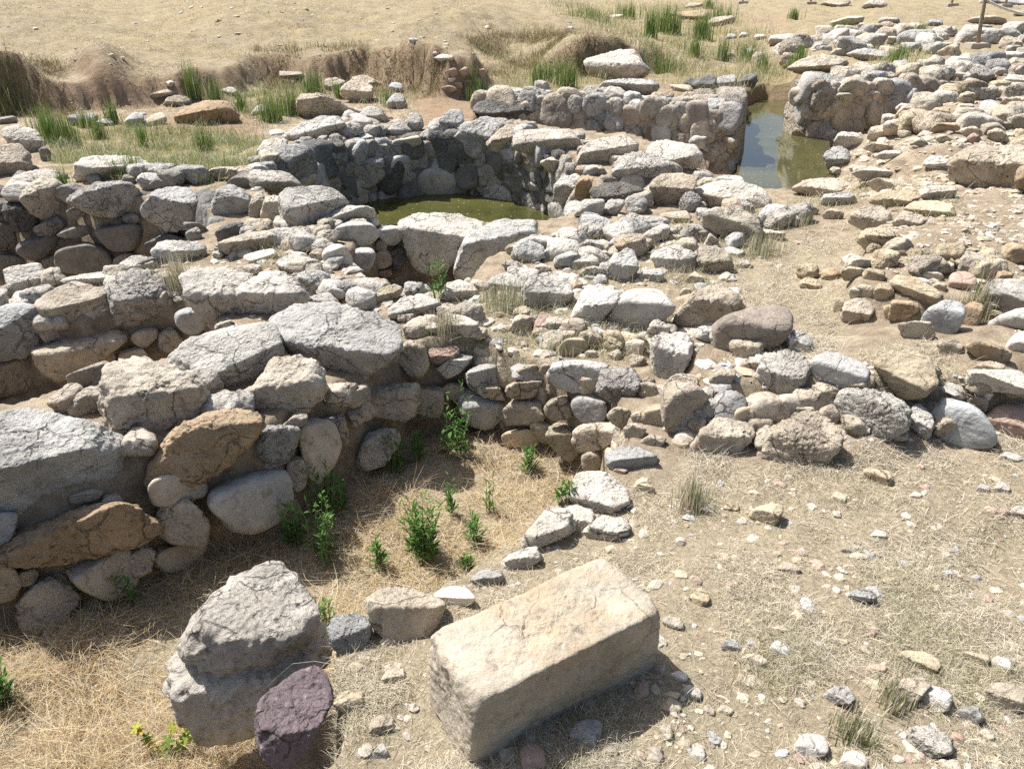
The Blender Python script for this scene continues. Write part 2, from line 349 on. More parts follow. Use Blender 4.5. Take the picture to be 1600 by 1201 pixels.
flat_water('water', [tuple(_c + (np.array(p) - _c) * 1.12) for p in POOL2], -0.35, water_material('pond_water', (0.05, 0.05, 0.022), (0.10, 0.09, 0.035), 1.7))
# ------------------------------------------------------------------ stones
def ico(level):
    bm = bmesh.new(); bmesh.ops.create_icosphere(bm, subdivisions=level, radius=1.0)
    V = np.array([v.co[:] for v in bm.verts]); F = np.array([[v.index for v in f.verts] for f in bm.faces]); bm.free()
    return V / np.linalg.norm(V, axis=1)[:, None], F
ICO = {k: ico(k) for k in (2, 3, 4, 5, 6, 7)}
FIELDS = {}
def field(style, level, k):
    key = (style, level, k)
    if key not in FIELDS:
        P = ICO[level][0] + 31.7 * k + {'R': 0, 'A': 5, 'P': 9, 'S': 13, 'L': 17, 'G': 23}[style]
        oc = {3: 2, 4: 3, 5: 4, 6: 5, 7: 6}[level]
        if style in 'RG': f = 0.06 * fbm(P * 1.3, 2) + 0.020 * fbm(P * 4, oc)
        elif style == 'A':
            r = 1 - np.abs(fbm(P * 1.7, oc, 0.55)) * 1.6
            f = 0.045 * r + 0.045 * fbm(P * 3.1, oc, 0.6) - 0.05 * np.maximum(0, fbm(P * 4.3 + 7, 3) - .2)
        elif style == 'P':
            r = np.abs(fbm(P * 3.0, oc, 0.55)); c = np.maximum(0, fbm(P * 5.5 + 3, max(2, oc - 1)) - 0.18)
            f = 0.09 * fbm(P * 1.5, 3) + 0.10 * r - 0.16 * c + 0.03 * fbm(P * 9, oc)
        elif style == 'S':
            w = P + 0.12 * np.stack([fbm(P * 2, 2)] * 3, 1); s = np.sin(w[:, 2] * 17 + 2 * fbm(P * 1.5, 2))
            f = 0.022 * np.sign(s) * np.abs(s) ** 0.4 + 0.03 * fbm(P * 2.6, oc)
        else: f = 0.08 * fbm(P * 1.6, 3) + 0.065 * fbm(P * 3.6, oc, 0.6) - 0.10 * np.maximum(0, fbm(P * 4.8 + 5, 3) - .15)
        FIELDS[key] = f
    return FIELDS[key]
GROW = {'R': 1.18, 'A': 1.12, 'P': 1.15, 'S': 1.08, 'L': 1.15, 'G': 1.10}
KEXP = {'R': 6.5, 'A': 26, 'P': 10, 'S': 26, 'L': 12, 'G': 6}
CHIP = {'R': 2, 'A': 10, 'P': 5, 'S': 5, 'L': 7, 'G': 1}
def planes_to_mesh(N, H, style, level, rr, amp=1.0, chips=None, kexp=None):
    N = np.asarray(N, float); H = np.asarray(H, float); k = kexp or KEXP[style]
    def shape(D, N, H):
        q = np.maximum(0, D @ N.T) / H
        return (q ** k).sum(1) ** (-1.0 / k)
    D2 = ICO[3][0]; c2 = D2 * shape(D2, N, H)[:, None]
    nc = CHIP[style] if chips is None else chips
    if nc:
        R = rr.normal(size=(nc, 3)); R /= np.linalg.norm(R, axis=1)[:, None]
        s = (c2 @ R.T).max(0); N = np.vstack([N, R]); H = np.concatenate([H, s * rr.uniform(0.78, 0.95, nc)])
    D, F = ICO[level]
    r = shape(D, N, H) * (1 + amp * field(style, level, int(rr.integers(5))))
    return D * r[:, None], F
def hull2(pts):
    pts = sorted(map(tuple, pts)); 
    def half(ps):
        o = []
        for p in ps:
            while len(o) > 1 and (o[-1][0] - o[-2][0]) * (p[1] - o[-2][1]) - (o[-1][1] - o[-2][1]) * (p[0] - o[-2][0]) <= 0: o.pop()
            o.append(p)
        return o
    a, b = half(pts), half(pts[::-1]); return np.array(a[:-1] + b[:-1])
def level_for(px): return 6 if px > 150 else 5 if px > 48 else 4 if px > 22 else 3
def stone_geo(poly, depth, style, rr, ridge=None, thick=0.8, free=False):
    """poly: pixel outline; depth: world y (>0.95), world z of the middle, or None = lying on the ground"""
    P = np.array(poly); mn, mx = P.min(0), P.max(0); cu, cv = (mn + mx) / 2
    if depth is None:
        h = hit(cu, mx[1] - 0.12 * (mx[1] - mn[1])); d = np.linalg.norm(h - [0, 0, CAMZ]); sz = min(mx - mn) / FPX * d
        c = at_y(cu, cv, h[1] + 0.30 * sz)
    elif depth > 0.95: c = at_y(cu, cv, depth)
    else: c = at_z(cu, cv, depth)
    o = np.array([0, 0, CAMZ]); f = c - o; dist = np.linalg.norm(f)
    # keep the stone out of the earth: its middle no deeper than the ground seen behind it
    du = 0.28 * (mx[0] - mn[0]); hv = mx[1] - mn[1]; dh = lambda uu, vv: np.linalg.norm(hit(uu, vv) - o)
    hc = min(dh(cu - du, cv), dh(cu, cv + 0.1 * hv), dh(cu + du, cv)); hb = min(dh(cu - du, mx[1] - 0.22 * hv), dh(cu, mx[1] - 0.12 * hv), dh(cu + du, mx[1] - 0.22 * hv))
    szw = (0.45 * min(mx - mn) + 0.28 * max(mx - mn)) * dist / FPX
    lim = min(hc - 0.14 * szw, hb + 0.14 * szw)
    if dist > lim and not free: c = o + f / dist * lim
    elif dist < lim - 0.2 * szw and not free: c = o + f / dist * (lim - 0.2 * szw)
    f = c - o; dist = np.linalg.norm(f); f /= dist
    r = np.cross(f, [0, 0, 1.0]); r /= np.linalg.norm(r); up = np.cross(r, f)
    Q = []
    for u, v in P:
        d = ray(u, v); t = (f @ (c - o)) / (f @ d); w = o + d * t - c; Q.append((w @ r, w @ up))
    Hh = hull2(Q); N = []; H = []
    for i in range(len(Hh)):
        a, b = Hh[i], Hh[(i + 1) % len(Hh)]; e = b - a; L = np.hypot(*e)
        if L < 1e-6: continue
        n2 = np.array([e[1], -e[0]]) / L; h = n2 @ a
        if h < 1e-4: continue
        tilt = rr.uniform(-0.18, 0.18); n = n2[0] * r + n2[1] * up + tilt * f; ln = np.linalg.norm(n); N.append(n / ln); H.append(h / ln * GROW[style])
    ext = Hh.max(0) - Hh.min(0); th = thick * (0.45 * ext.min() + 0.28 * ext.max())
    N.append(f); H.append(th * 0.55)
    rg = rr.uniform(0.40, 0.58) if ridge is None else ridge
    top, bot = Hh[:, 1].max(), Hh[:, 1].min(); a = top - rg * ext[1]; b = th * 0.5; Pt = up * a - f * b
    va = up * (top - a) + f * (b + 0.30 * th); nt = np.cross(r, va); nt *= np.sign(nt @ up); nt /= np.linalg.norm(nt)
    nt = nt + r * rr.normal(0, 0.12); nt /= np.linalg.norm(nt)
    vb = up * (bot - a) + f * (b + 0.05 * th); nf = np.cross(r, vb); nf *= -np.sign(nf @ f); nf /= np.linalg.norm(nf)
    nf = nf + r * rr.normal(0, 0.2); nf /= np.linalg.norm(nf)
    mnh = 0.16 * ext.min()
    N += [nt, nf]; H += [max(nt @ Pt, mnh), max(nf @ Pt, mnh)]
    return c, N, H, max(mx - mn), ext
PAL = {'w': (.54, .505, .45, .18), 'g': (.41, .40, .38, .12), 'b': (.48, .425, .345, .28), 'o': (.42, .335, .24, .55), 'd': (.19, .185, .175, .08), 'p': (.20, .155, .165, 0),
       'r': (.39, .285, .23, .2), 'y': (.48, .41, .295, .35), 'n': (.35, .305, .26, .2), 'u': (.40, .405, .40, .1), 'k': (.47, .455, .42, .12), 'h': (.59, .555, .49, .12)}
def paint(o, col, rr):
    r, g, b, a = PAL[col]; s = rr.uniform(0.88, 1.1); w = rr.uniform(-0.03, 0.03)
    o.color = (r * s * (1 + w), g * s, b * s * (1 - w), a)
WALLS = {}
def wall(key, name, loc, label, cat='wall'):
    WALLS[key] = empty(name, loc, label, cat)
wall('A', 'rubble_wall', (-1.2, 2.4, -0.5), 'thick rubble wall of big ochre and grey blocks in shade along left of the weedy trench')
wall('B', 'rubble_wall', (0.3, 2.9, -0.4), 'low mortared rubble wall of small beige stones below the row of round boulders')
wall('C', 'rubble_wall', (-2.6, 3.7, -0.4), 'low rubble wall of pale blocks behind the nearest wall at left edge')
wall('D', 'rubble_wall', (-3.3, 5.7, -0.6), 'dark shaded drystone wall at left above the narrow sunken passage')
wall('K', 'cistern_wall', (CIS[0], CIS[1], -0.6), 'round drystone lining wall of the cistern with green water')
wall('E', 'rubble_wall', (1.3, 9.2, -0.6), 'straight wall of many small grey stones ending at the pool that mirrors the sky')
wall('F', 'rubble_wall', (5.2, 11.0, -0.6), 'thick broken wall on the right bank of the pool that mirrors the sky')
wall('S', 'rubble_wall', (1.0, 6.3, -0.5), 'short brown rubble wall stub immediately right of the green cistern water')
wall('T', 'rubble_terrace', (0.8, 3.5, 0), 'terrace of small stones and dry grass behind the row of round boulders', 'terrace')
wall('H', 'rubble_heap', (4.5, 7.5, 0.1), 'tumbled heap of broken slabs and stones below the right end of the far wall', 'stone heap')
wall('J', 'stone_edging', (2.0, 3.7, 0.1), 'crumbling edging of thin ochre slabs between the dirt path and the gravel at right', 'edging')
wall('N', 'rubble_wall', (-0.9, 4.9, -0.3), 'short wall of rounded stones on the near rim of the cistern left of the big white boulder')
wall('Q', 'collapsed_wall', (6.0, 14.0, 0.0), 'collapsed low wall of scattered stones in the far right beside the fence post', 'wall')
wall('V', 'earth_bank_wall', (-0.6, 11.5, 0.0), 'reddish stone and earth stub sticking out of the far bank', 'bank')

TABLE = []
def rows(s): TABLE.extend(x for x in s.strip().splitlines() if x.strip() and not x.startswith('#'))
rows("""
-|2.15|A|k|0,650 50,640 100,637 140,657 172,677 203,700 203,730 180,750 125,768 82,792 22,802 -60,800 -90,660|huge pale slab with smooth grey underside at left edge on the nearest wall|.55
-|2.5|L|b|167,562 225,560 287,575 327,608 325,648 282,686 192,697 166,668 172,612|rough beige boulder with lumpy grey top, second from left on nearest wall|.45
-|2.85|A|k|243,555 272,538 390,504 420,512 429,540 427,575 415,600 385,625 325,600 285,572|large angular white boulder with clean broken faces on the nearest wall
-|2.85|L|b|425,556 490,560 503,600 493,625 447,657 407,660 385,630 420,595|blocky beige boulder under the wide flat one on the nearest wall
-|3.15|L|k|417,507 440,490 525,475 562,480 590,497 630,537 622,555 585,577 542,597 505,595 497,567 482,550 432,525|wide flat lumpy boulder spanning the right end of the nearest wall|.55
A|2.55|L|o|275,690 332,632 360,635 405,665 398,685 355,735 300,748 250,764 232,750 225,720
A|2.75|R|b|487,635 512,647 532,692 530,710 502,752 490,755 480,740 472,712 467,665
A|2.65|P|g|422,665 455,667 466,677 452,712 430,727 410,717 402,700
A|2.66|R|b|452,712 467,710 480,735 477,762 462,772 450,740
A|2.52|R|g|400,728 432,730 452,750 453,787 432,817 382,840 362,825 327,795 332,785 350,740
A|2.32|A|b|260,777 290,782 330,820 320,852 270,845 242,825
A|2.22|L|o|-20,850 30,815 100,800 180,800 232,790 238,830 205,853 140,845 110,870 40,890 -20,880
A|2.3|R|b|245,850 320,855 300,880 270,895 245,885
A|2.1|R|b|107,867 160,857 207,865 217,890 215,912 200,937 175,940 125,915 105,890
A|1.99|L|b|62,893 90,893 122,925 120,960 95,980 45,985 25,960 35,925
A|2.12|A|b|100,803 140,788 150,808 148,815 105,817
A|2.12|A|g|165,773 180,772 195,787 192,798 172,803 152,813
A|2.15|R|o|110,775 135,763 158,768 150,780 115,790
A|1.95|A|y|-30,870 0,865 30,905 30,925 0,940 -30,935
A|2.0|R|o|30,890 45,883 62,893 55,910 35,915
A|2.0|A|g|-40,800 25,805 20,830 5,855 -40,850
A|3.0|A|b|530,605 577,600 577,625 550,637
A|3.12|L|b|580,600 655,600 650,640 632,657 580,647
A|2.97|A|b|540,640 565,640 567,657 555,669
A|3.0|A|k|575,680 612,665 622,690 600,725 562,738 558,715
A|3.3|L|b|640,530 663,545 668,575 652,594 628,580 618,563
A|2.6|L|b|103,640 130,608 155,600 172,640 150,657 120,650
A|2.75|L|r|430,690 470,640 485,640 470,665 440,668
A|2.5|R|b|255,730 330,745 320,775 280,775 250,790 235,770
A|3.2|R|g|655,600 690,600 690,650 660,655 640,650
A|2.2|L|o|205,850 240,860 240,900 215,905 195,880
A|2.85|R|g|500,660 535,640 545,670 540,700 535,690
-|3.7|A|u|-40,478 30,476 62,487 60,540 40,555 0,558 -40,555|blue grey block at left edge on the second wall
-|3.85|A|b|55,465 75,452 140,440 172,470 172,495 140,508 95,517 68,490|squat beige boulder beside a fissured one on the second wall
-|3.9|P|w|172,448 190,425 225,410 250,430 275,480 260,492 215,505 195,510 178,480|deeply fissured white boulder on the second wall
-|3.8|L|w|285,435 330,413 390,425 400,437 370,460 350,475 360,495 335,508 310,490|pale boulder with tapered lower end behind the angular white boulder
-|3.75|L|w|350,468 390,440 430,417 460,440 490,470 485,480 420,508 375,500|broad flat white boulder at the centre of the second wall
C|3.65|A|b|58,545 100,530 187,516 188,535 150,565 100,592 70,580 57,565
-|4.1|A|w|10,425 25,417 60,409 75,430 80,447 65,457 30,467 15,445|white cube shaped stone at the left edge of the dark passage
-|4.15|L|h|85,440 115,430 160,423 178,425 165,440 120,450|low white stone flush with the rim of the dark passage
-|4.3|L|w|182,420 200,402 220,397 245,408 255,420 230,430 195,425|knobbly white stone on the rim of the dark passage
-|4.4|L|w|238,390 255,378 300,377 325,388 328,402 300,410 260,407 240,402|rounded white boulder overhanging the right part of the dark passage
C|3.72|R|y|205,520 225,508 243,512 245,527 225,543 210,535
C|3.75|R|u|275,490 298,477 318,495 318,515 295,523 278,510
C|3.68|A|u|62,515 80,503 95,528 70,535
C|3.72|A|b|250,520 265,510 285,530 270,550 250,545
C|3.6|A|n|-40,565 50,560 60,600 20,620 -40,615
C|3.6|A|n|100,590 160,565 180,585 150,610 110,615
C|3.8|R|b|185,545 215,540 230,560 205,575 185,568
C|3.85|L|b|330,505 360,500 372,520 345,530
C|3.8|R|o|395,508 420,510 412,525 385,522
C|4.0|A|g|0,450 14,440 25,465 10,477 -10,475
"""); rows("""
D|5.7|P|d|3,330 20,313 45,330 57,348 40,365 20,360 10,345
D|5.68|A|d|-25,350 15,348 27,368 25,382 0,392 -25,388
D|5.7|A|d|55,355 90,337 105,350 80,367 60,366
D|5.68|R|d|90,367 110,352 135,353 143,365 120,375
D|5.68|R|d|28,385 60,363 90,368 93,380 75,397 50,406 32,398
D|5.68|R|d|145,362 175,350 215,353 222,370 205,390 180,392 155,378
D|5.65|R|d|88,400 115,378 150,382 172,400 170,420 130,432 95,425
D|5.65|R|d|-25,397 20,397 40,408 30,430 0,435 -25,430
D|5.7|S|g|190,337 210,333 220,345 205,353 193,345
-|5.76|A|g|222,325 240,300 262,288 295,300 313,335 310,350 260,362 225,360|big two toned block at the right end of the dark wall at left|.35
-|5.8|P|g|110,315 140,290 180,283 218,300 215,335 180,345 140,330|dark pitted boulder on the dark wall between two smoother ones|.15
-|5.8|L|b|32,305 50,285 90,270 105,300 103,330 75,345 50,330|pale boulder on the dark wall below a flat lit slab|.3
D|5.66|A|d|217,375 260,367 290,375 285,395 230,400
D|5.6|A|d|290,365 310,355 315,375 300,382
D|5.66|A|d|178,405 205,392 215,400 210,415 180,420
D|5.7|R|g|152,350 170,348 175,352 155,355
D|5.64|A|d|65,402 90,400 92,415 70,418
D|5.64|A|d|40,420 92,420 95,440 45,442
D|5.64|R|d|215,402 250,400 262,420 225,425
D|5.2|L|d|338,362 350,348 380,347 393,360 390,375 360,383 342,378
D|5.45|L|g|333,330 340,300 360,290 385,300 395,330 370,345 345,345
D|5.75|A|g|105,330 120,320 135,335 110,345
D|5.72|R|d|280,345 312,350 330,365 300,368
-|7.4|L|w|5,205 30,197 55,205 68,222 60,240 45,245 20,235|pale rock on top of the pile at the left edge beside green weeds
-|6.6|A|b|-30,232 0,230 30,228 50,248 45,265 20,275 0,282 -30,280|rounded brown sided rock at left edge under the pale topped rock
D|7.7|R|g|-5,185 15,181 30,185 25,195 0,196
D|6.9|A|d|62,235 70,228 80,240 78,255 65,250
D|6.5|A|b|33,268 45,257 62,262 60,272
-|6.5|L|w|108,265 125,250 180,252 220,245 245,253 250,265 220,272 140,283 115,278|long low lumpy white rock with green weeds before it
-|6.05|L|w|10,290 30,275 80,263 98,270 100,285 70,300 30,303|flat sunlit slab like rock behind the left end of dark wall
D|5.9|P|u|138,293 150,284 170,288 172,300 140,300
D|5.95|P|g|172,288 195,284 212,290 210,300 172,300
-|5.9|A|k|213,285 222,272 252,268 257,282 240,300 225,300|small squared grey stone on the dark wall right of the pitted boulder
-|6.2|A|k|255,270 285,258 305,265 308,277 285,287 270,280|grey wedge stone behind the squared grey stone at left
D|5.9|A|g|355,285 378,270 395,270 398,290 380,298 360,297
D|6.2|L|w|310,275 340,262 372,258 380,265 350,275 325,285
-|g|A|o|263,180 270,168 310,160 350,160 370,178 365,192 330,197 300,200 265,197|long ochre boulder lying in the green hollow at upper left|.35
-|g|R|b|227,190 240,180 258,176 261,190 245,200 230,200|oval stone touching the left end of long ochre boulder
-|g|R|g|195,190 212,175 223,180 222,195 210,203 198,198|grey stone left of the oval stone in the green hollow
-|g|A|u|107,185 115,178 150,178 148,190 115,200 108,197|blue grey stone behind green reeds at upper left
-|g|R|g|148,192 160,186 175,187 175,198 152,200|low grey stone right of the blue grey one at upper left
-|g|A|b|228,152 255,140 272,140 270,148 240,154|thin tilted slab on the slope above the long ochre boulder
-|g|A|b|255,165 265,150 295,150 300,162 280,168|broken block half buried just above the long ochre boulder
-|g|R|w|345,140 360,135 371,143 365,151 348,150|small pale stone beside reeds at the foot of the far slope
-|g|R|w|366,158 380,155 382,165 368,168|smallest pale stone at the right end above long ochre boulder
-|g|A|w|392,178 405,163 418,168 416,182 396,184|white stone among reeds left of the pitted standing slab
-|10.1|P|b|467,188 468,160 480,142 500,147 557,173 545,182 520,187 490,190|pitted triangular block leaning up behind the cistern wall|.2
-|g|A|b|532,140 550,125 580,137 582,155 570,165 545,155 533,150|beige squared block standing on edge at the foot of far bank
-|g|S|b|435,111 470,113 485,122 460,126 440,122|long thin flat slab half hidden by reeds below the far bank
-|g|A|b|507,123 530,122 540,130 530,145 510,140|squarish slab touching the left of the beige squared block
-|g|A|b|550,122 568,117 600,133 590,140 575,137|tilted slab behind the beige squared block
-|g|R|u|608,135 618,128 630,135 628,148 612,147|small blue grey stone right of the beige squared block
-|g|L|g|605,160 618,146 630,150 637,170 620,175 608,170|dark lumpy stone with a weed behind the cistern wall
-|g|S|w|678,90 690,84 708,87 709,95 690,97|flat white slab at the lip of the far bank
V|g|R|r|695,112 710,105 716,116 704,122
V|g|R|r|716,110 728,104 734,118 722,122
V|g|R|r|690,138 705,133 714,140 700,146
V|g|R|r|708,130 720,127 722,138 712,138
V|g|R|b|700,120 712,120 714,129 702,130
V|g|R|r|725,126 736,124 738,136 728,137
V|g|R|r|745,112 756,106 760,118 748,121
V|g|A|b|740,122 752,122 752,132 742,132
"""); rows("""
-|7.85|L|w|447,215 460,200 490,185 515,181 540,187 545,198 520,207 500,217 470,222|broad sunlit white boulder on the back left rim of the cistern
-|8.3|A|w|560,183 575,172 580,166 595,170 607,187 590,193 575,192|pale peaked boulder behind the cistern rim near the triangular block
-|8.05|R|k|545,192 565,180 580,190 578,203 560,205 550,200|rounded grey stone left of the dark lichen spotted one on the cistern rim
-|8.05|P|g|580,205 590,195 602,197 605,210 595,220 582,215|dark lichen spotted stone on the back rim of the cistern
-|8.05|A|g|607,205 615,193 640,195 642,207 630,213 610,212|flat bottomed grey block in the middle of the cistern back rim
-|8.15|A|k|636,190 640,178 655,176 661,195 655,207 643,209|upright grey stone standing on the back rim of the cistern
-|8.05|A|k|653,212 665,202 680,204 683,215 675,225 658,222|angular grey stone right of the upright stone on the cistern rim
-|8.1|A|g|683,205 685,192 700,175 715,170 728,178 725,190 710,200 695,212|pointed grey brown boulder leaning on the big oval one at cistern rim
-|8.0|L|k|705,215 725,195 765,178 785,183 792,192 780,205 760,215 745,232 720,240 705,225|big oval grey boulder at the back right of the cistern
-|7.85|A|b|760,220 775,210 795,195 815,195 812,225 790,240 770,235|beige boulder right of the big oval grey boulder of the cistern
-|9.0|P|d|743,175 755,160 775,152 800,153 830,160 837,180 815,195 795,190 780,180|large dark boulder at the left end of the straight small stone wall
-|9.4|A|g|760,140 780,136 815,140 840,150 800,153 762,150|flat grey slab on top of the large dark boulder
-|7.55|A|w|803,225 815,200 840,203 885,205 903,220 900,232 860,240 830,245 810,240|long pale boulder with a dark shaded underside on the right rim of cistern|.4
-|7.1|A|w|903,240 920,222 970,213 995,222 1002,232 975,252 945,258 910,262|pale boulder with black fissures, middle of the row behind the cistern|.4
-|7.05|A|h|1008,225 1040,223 1090,232 1104,245 1098,262 1085,268 1050,250 1005,240|flat bright white slab below the straight small stone wall|.6
-|6.65|P|w|958,265 970,248 1000,238 1050,255 1065,262 1055,280 1010,290 970,285|rough sunlit white boulder leaning against the flat bright slab
-|6.4|L|k|862,290 880,277 905,274 925,285 922,305 900,318 870,318|pale rounded boulder at the left end of the short wall stub
-|6.35|P|d|925,300 940,282 985,290 1005,300 1010,315 985,325 960,325 945,320|black pitted boulder on the short wall stub
-|6.3|A|b|1020,290 1040,270 1090,268 1097,275 1070,300 1060,330 1030,330|cream angular boulder at the right end of the short wall stub
-|g|L|w|1065,318 1085,298 1130,283 1180,283 1205,300 1200,330 1170,335 1130,332 1090,330|wide pale flat topped boulder right of the short wall stub
K|7.2|A|b|845,255 870,245 905,255 900,272 865,275
K|7.1|R|g|840,250 850,240 875,240 880,262 860,268
K|6.95|A|b|900,258 935,258 950,270 930,280 905,275
-|7.0|L|w|400,240 415,218 445,215 450,235 430,255 405,250|pale rough rock on the left rim of the cistern
-|6.8|A|k|450,253 465,245 485,245 486,255 455,262|light flat faced grey stone at the inner left rim of cistern
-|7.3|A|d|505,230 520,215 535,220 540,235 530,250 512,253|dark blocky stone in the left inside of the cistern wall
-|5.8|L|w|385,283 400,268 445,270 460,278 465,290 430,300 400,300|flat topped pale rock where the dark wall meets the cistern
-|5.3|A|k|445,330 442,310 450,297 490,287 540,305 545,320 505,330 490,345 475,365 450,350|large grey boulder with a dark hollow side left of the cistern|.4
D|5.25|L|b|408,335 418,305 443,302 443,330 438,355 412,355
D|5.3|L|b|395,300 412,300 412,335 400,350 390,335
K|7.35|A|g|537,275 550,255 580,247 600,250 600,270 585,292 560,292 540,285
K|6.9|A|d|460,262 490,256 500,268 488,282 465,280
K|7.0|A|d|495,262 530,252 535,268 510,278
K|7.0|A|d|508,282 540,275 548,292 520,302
K|7.9|R|b|605,222 650,212 655,225 630,234 610,232
K|7.75|A|g|575,225 600,220 607,240 585,248 575,240
K|7.0|R|r|455,226 462,224 464,238 457,240
K|7.0|R|y|478,222 505,219 506,229 480,230
K|7.1|R|w|458,222 470,217 476,225 465,232
K|6.9|R|w|442,240 455,233 463,243 450,252
N|5.05|L|w|490,337 520,322 560,320 580,325 590,340 560,345 520,362 505,355
N|4.95|R|k|525,360 545,345 570,346 585,355 588,370 570,385 540,382
N|4.95|R|k|588,362 605,350 625,352 630,365 622,380 610,387 597,375
N|4.8|R|w|505,395 520,380 540,385 551,397 548,415 535,423 510,412
N|4.8|R|g|550,395 565,385 582,388 585,402 575,425 555,420
N|4.82|R|b|585,400 600,386 613,395 612,412 592,420
N|4.9|R|b|585,385 595,372 605,382 600,395 588,395
N|4.85|A|k|482,360 500,351 510,362 505,375 490,378
N|4.8|A|r|590,425 610,420 612,432 595,435
N|4.8|A|d|612,395 628,385 632,415 618,425
N|5.2|L|w|575,335 610,330 628,345 600,350
-|4.95f|A|h|628,345 650,335 680,333 740,331 753,350 752,365 735,380 720,400 690,420 660,433 650,415 640,385|big bright white boulder with a flat top on the near cistern rim|.33
-|4.78f|A|k|718,420 722,400 735,365 790,345 830,342 838,360 835,375 800,400 775,425 745,440 720,438|big tilted wedge boulder beside the bright white one on cistern rim|.3
-|4.05|L|h|690,465 700,445 720,438 745,447 755,460 740,468 710,472|bright white rock in front of the tilted wedge boulder
-|4.12|L|k|755,450 775,432 800,425 825,430 830,450 800,462 770,465|pale grey rock right of the bright white rock, before the cistern
-|g|A|g|547,445 570,436 595,440 597,450 575,460 555,458|small blue grey angular stone on the flat centre of the walls
-|g|A|y|580,465 605,445 630,452 620,465 590,478|small yellow angular stone before the dark pit
-|g|A|g|468,482 485,465 510,455 527,473 505,487|smooth grey chip of rock behind the wide flat lumpy boulder
-|g|L|b|472,445 500,430 530,425 540,440 530,452 490,452|pinkish lumpy stone left of the dark pit
-|g|L|w|600,490 625,465 670,462 690,480 670,500 620,503|low lumpy white outcrop at the foot of the dark pit
-|g|L|w|690,500 715,490 745,505 740,530 705,530 692,515|crumbling pale stone beside dry grass at the right of outcrop
-|g|A|r|667,553 675,540 715,540 718,550 705,565 680,570|dark red brown angular stone at the inner corner of the nearest walls
-|g|R|w|382,400 400,392 425,390 433,402 415,412 390,410|smooth white oval stone behind the broad flat white boulder
-|g|L|b|330,385 360,372 400,360 440,368 445,385 380,395 345,400|rough crumbling low rock between the passage and the smooth white oval stone
-|g|L|w|430,400 460,395 500,410 495,425 460,430 435,415|low pale bedded stone left of the pinkish lumpy stone
T|g|A|b|395,445 415,440 425,450 405,458
"""); rows("""
-|3.2|R|u|718,635 725,608 745,605 765,620 785,625 790,650 770,670 740,665 725,655|rounded blue grey boulder at the foot of the inner corner of walls
B|3.28|R|u|690,610 705,595 722,600 725,615 712,627 697,620
B|3.2|A|k|730,585 755,566 780,572 778,605 760,620 735,605
B|3.3|A|k|685,575 705,557 740,552 740,560 720,580 700,590
B|3.18|A|u|808,580 820,572 838,570 840,585 825,595
B|3.2|A|r|842,575 852,567 864,572 860,584 845,585
B|3.0|A|k|852,580 870,568 910,562 945,570 935,600 900,612 870,605
-|2.9|P|g|932,590 950,577 985,575 1000,590 998,612 970,630 950,620 935,610|dark grey pitted stone on top of the low beige mortared wall
B|2.98|R|g|849,640 865,622 885,618 892,640 890,655 855,652
B|2.92|R|g|893,630 905,615 930,612 945,630 943,655 925,669 900,652
B|2.78|S|y|990,620 998,600 1020,595 1032,618 1010,625
-|2.64|A|y|1003,635 1015,625 1045,628 1075,642 1078,650 1068,680 1030,675 1007,668|big yellowish block in the face of the low beige wall|.2
B|2.62|A|b|1040,600 1055,587 1085,585 1090,605 1075,630 1050,630
B|2.88|A|b|897,670 930,660 965,662 975,675 940,700 907,706 898,690
B|2.9|A|y|860,665 890,660 905,690 905,705 895,725 870,705 858,690
B|2.82|A|o|948,650 965,635 985,640 975,670 955,662
B|2.75|A|b|975,670 990,660 1010,672 1000,688 980,685
B|3.05|A|b|790,640 810,620 840,625 845,655 820,665 795,662
B|3.05|R|y|785,680 800,668 835,672 843,695 820,700 795,697
B|3.1|A|b|790,605 820,590 845,595 840,618 815,622 795,618
B|2.55|A|b|1072,670 1085,648 1105,650 1100,670 1080,687
B|2.95|R|b|828,665 845,655 860,665 858,690 845,690
B|2.85|R|r|985,648 998,640 1005,660 995,668
B|2.7|A|b|1000,690 1020,678 1040,685 1030,700 1008,700
B|3.0|R|w|832,654 842,650 850,660 845,670 834,668
B|2.8|R|o|910,710 930,700 940,720 930,740 912,735
B|3.1|A|g|750,600 780,600 790,625 765,622
-|g|L|b|1080,690 1100,665 1130,652 1170,655 1183,668 1165,695 1145,720 1115,718 1085,710|squat pale boulder at the foot of wall under the big dark granite stone|.45
-|g|A|u|948,715 970,697 990,695 1040,722 1015,735 985,733 950,738|half shaded blue grey stone at the head of the white rock row
-|3.62|L|k|815,455 825,435 850,426 880,430 897,455 893,468 870,483 840,485 820,472|leftmost of the row of round boulders above the low beige wall
-|3.5|L|k|890,505 905,475 915,450 940,443 963,455 965,470 945,490 930,508 905,515|tall narrow boulder, second in the row of round boulders
-|3.42|R|k|953,500 960,475 985,453 1020,450 1045,465 1055,482 1030,500 1010,515 985,525 960,518|smooth round grey boulder in the centre of the boulder row|.3
-|3.38|L|b|1050,510 1065,480 1095,450 1120,446 1150,465 1155,485 1125,500 1100,515 1070,515|sloping beige boulder behind the big dark granite stone|.3
-|2.95|G|n|1095,530 1105,512 1140,490 1190,475 1230,472 1245,490 1240,515 1215,545 1170,560 1120,560 1100,548|big oval dark brown granite boulder|.4
-|2.85|L|w|1013,545 1030,525 1065,520 1085,530 1083,545 1070,575 1040,597 1020,590|white block left of the big dark granite boulder|.35
T|3.1|L|w|1008,530 1015,505 1030,497 1045,510 1040,522 1012,540
-|3.35|A|r|833,515 840,490 855,487 885,510 885,522 850,527|pinkish stone under the leftmost round boulder
T|g|A|u|850,545 853,524 870,522 877,530 866,547
T|3.25|R|y|868,555 885,530 905,525 920,540 910,555 890,563
T|3.2|A|y|943,555 945,520 965,515 975,535 960,558
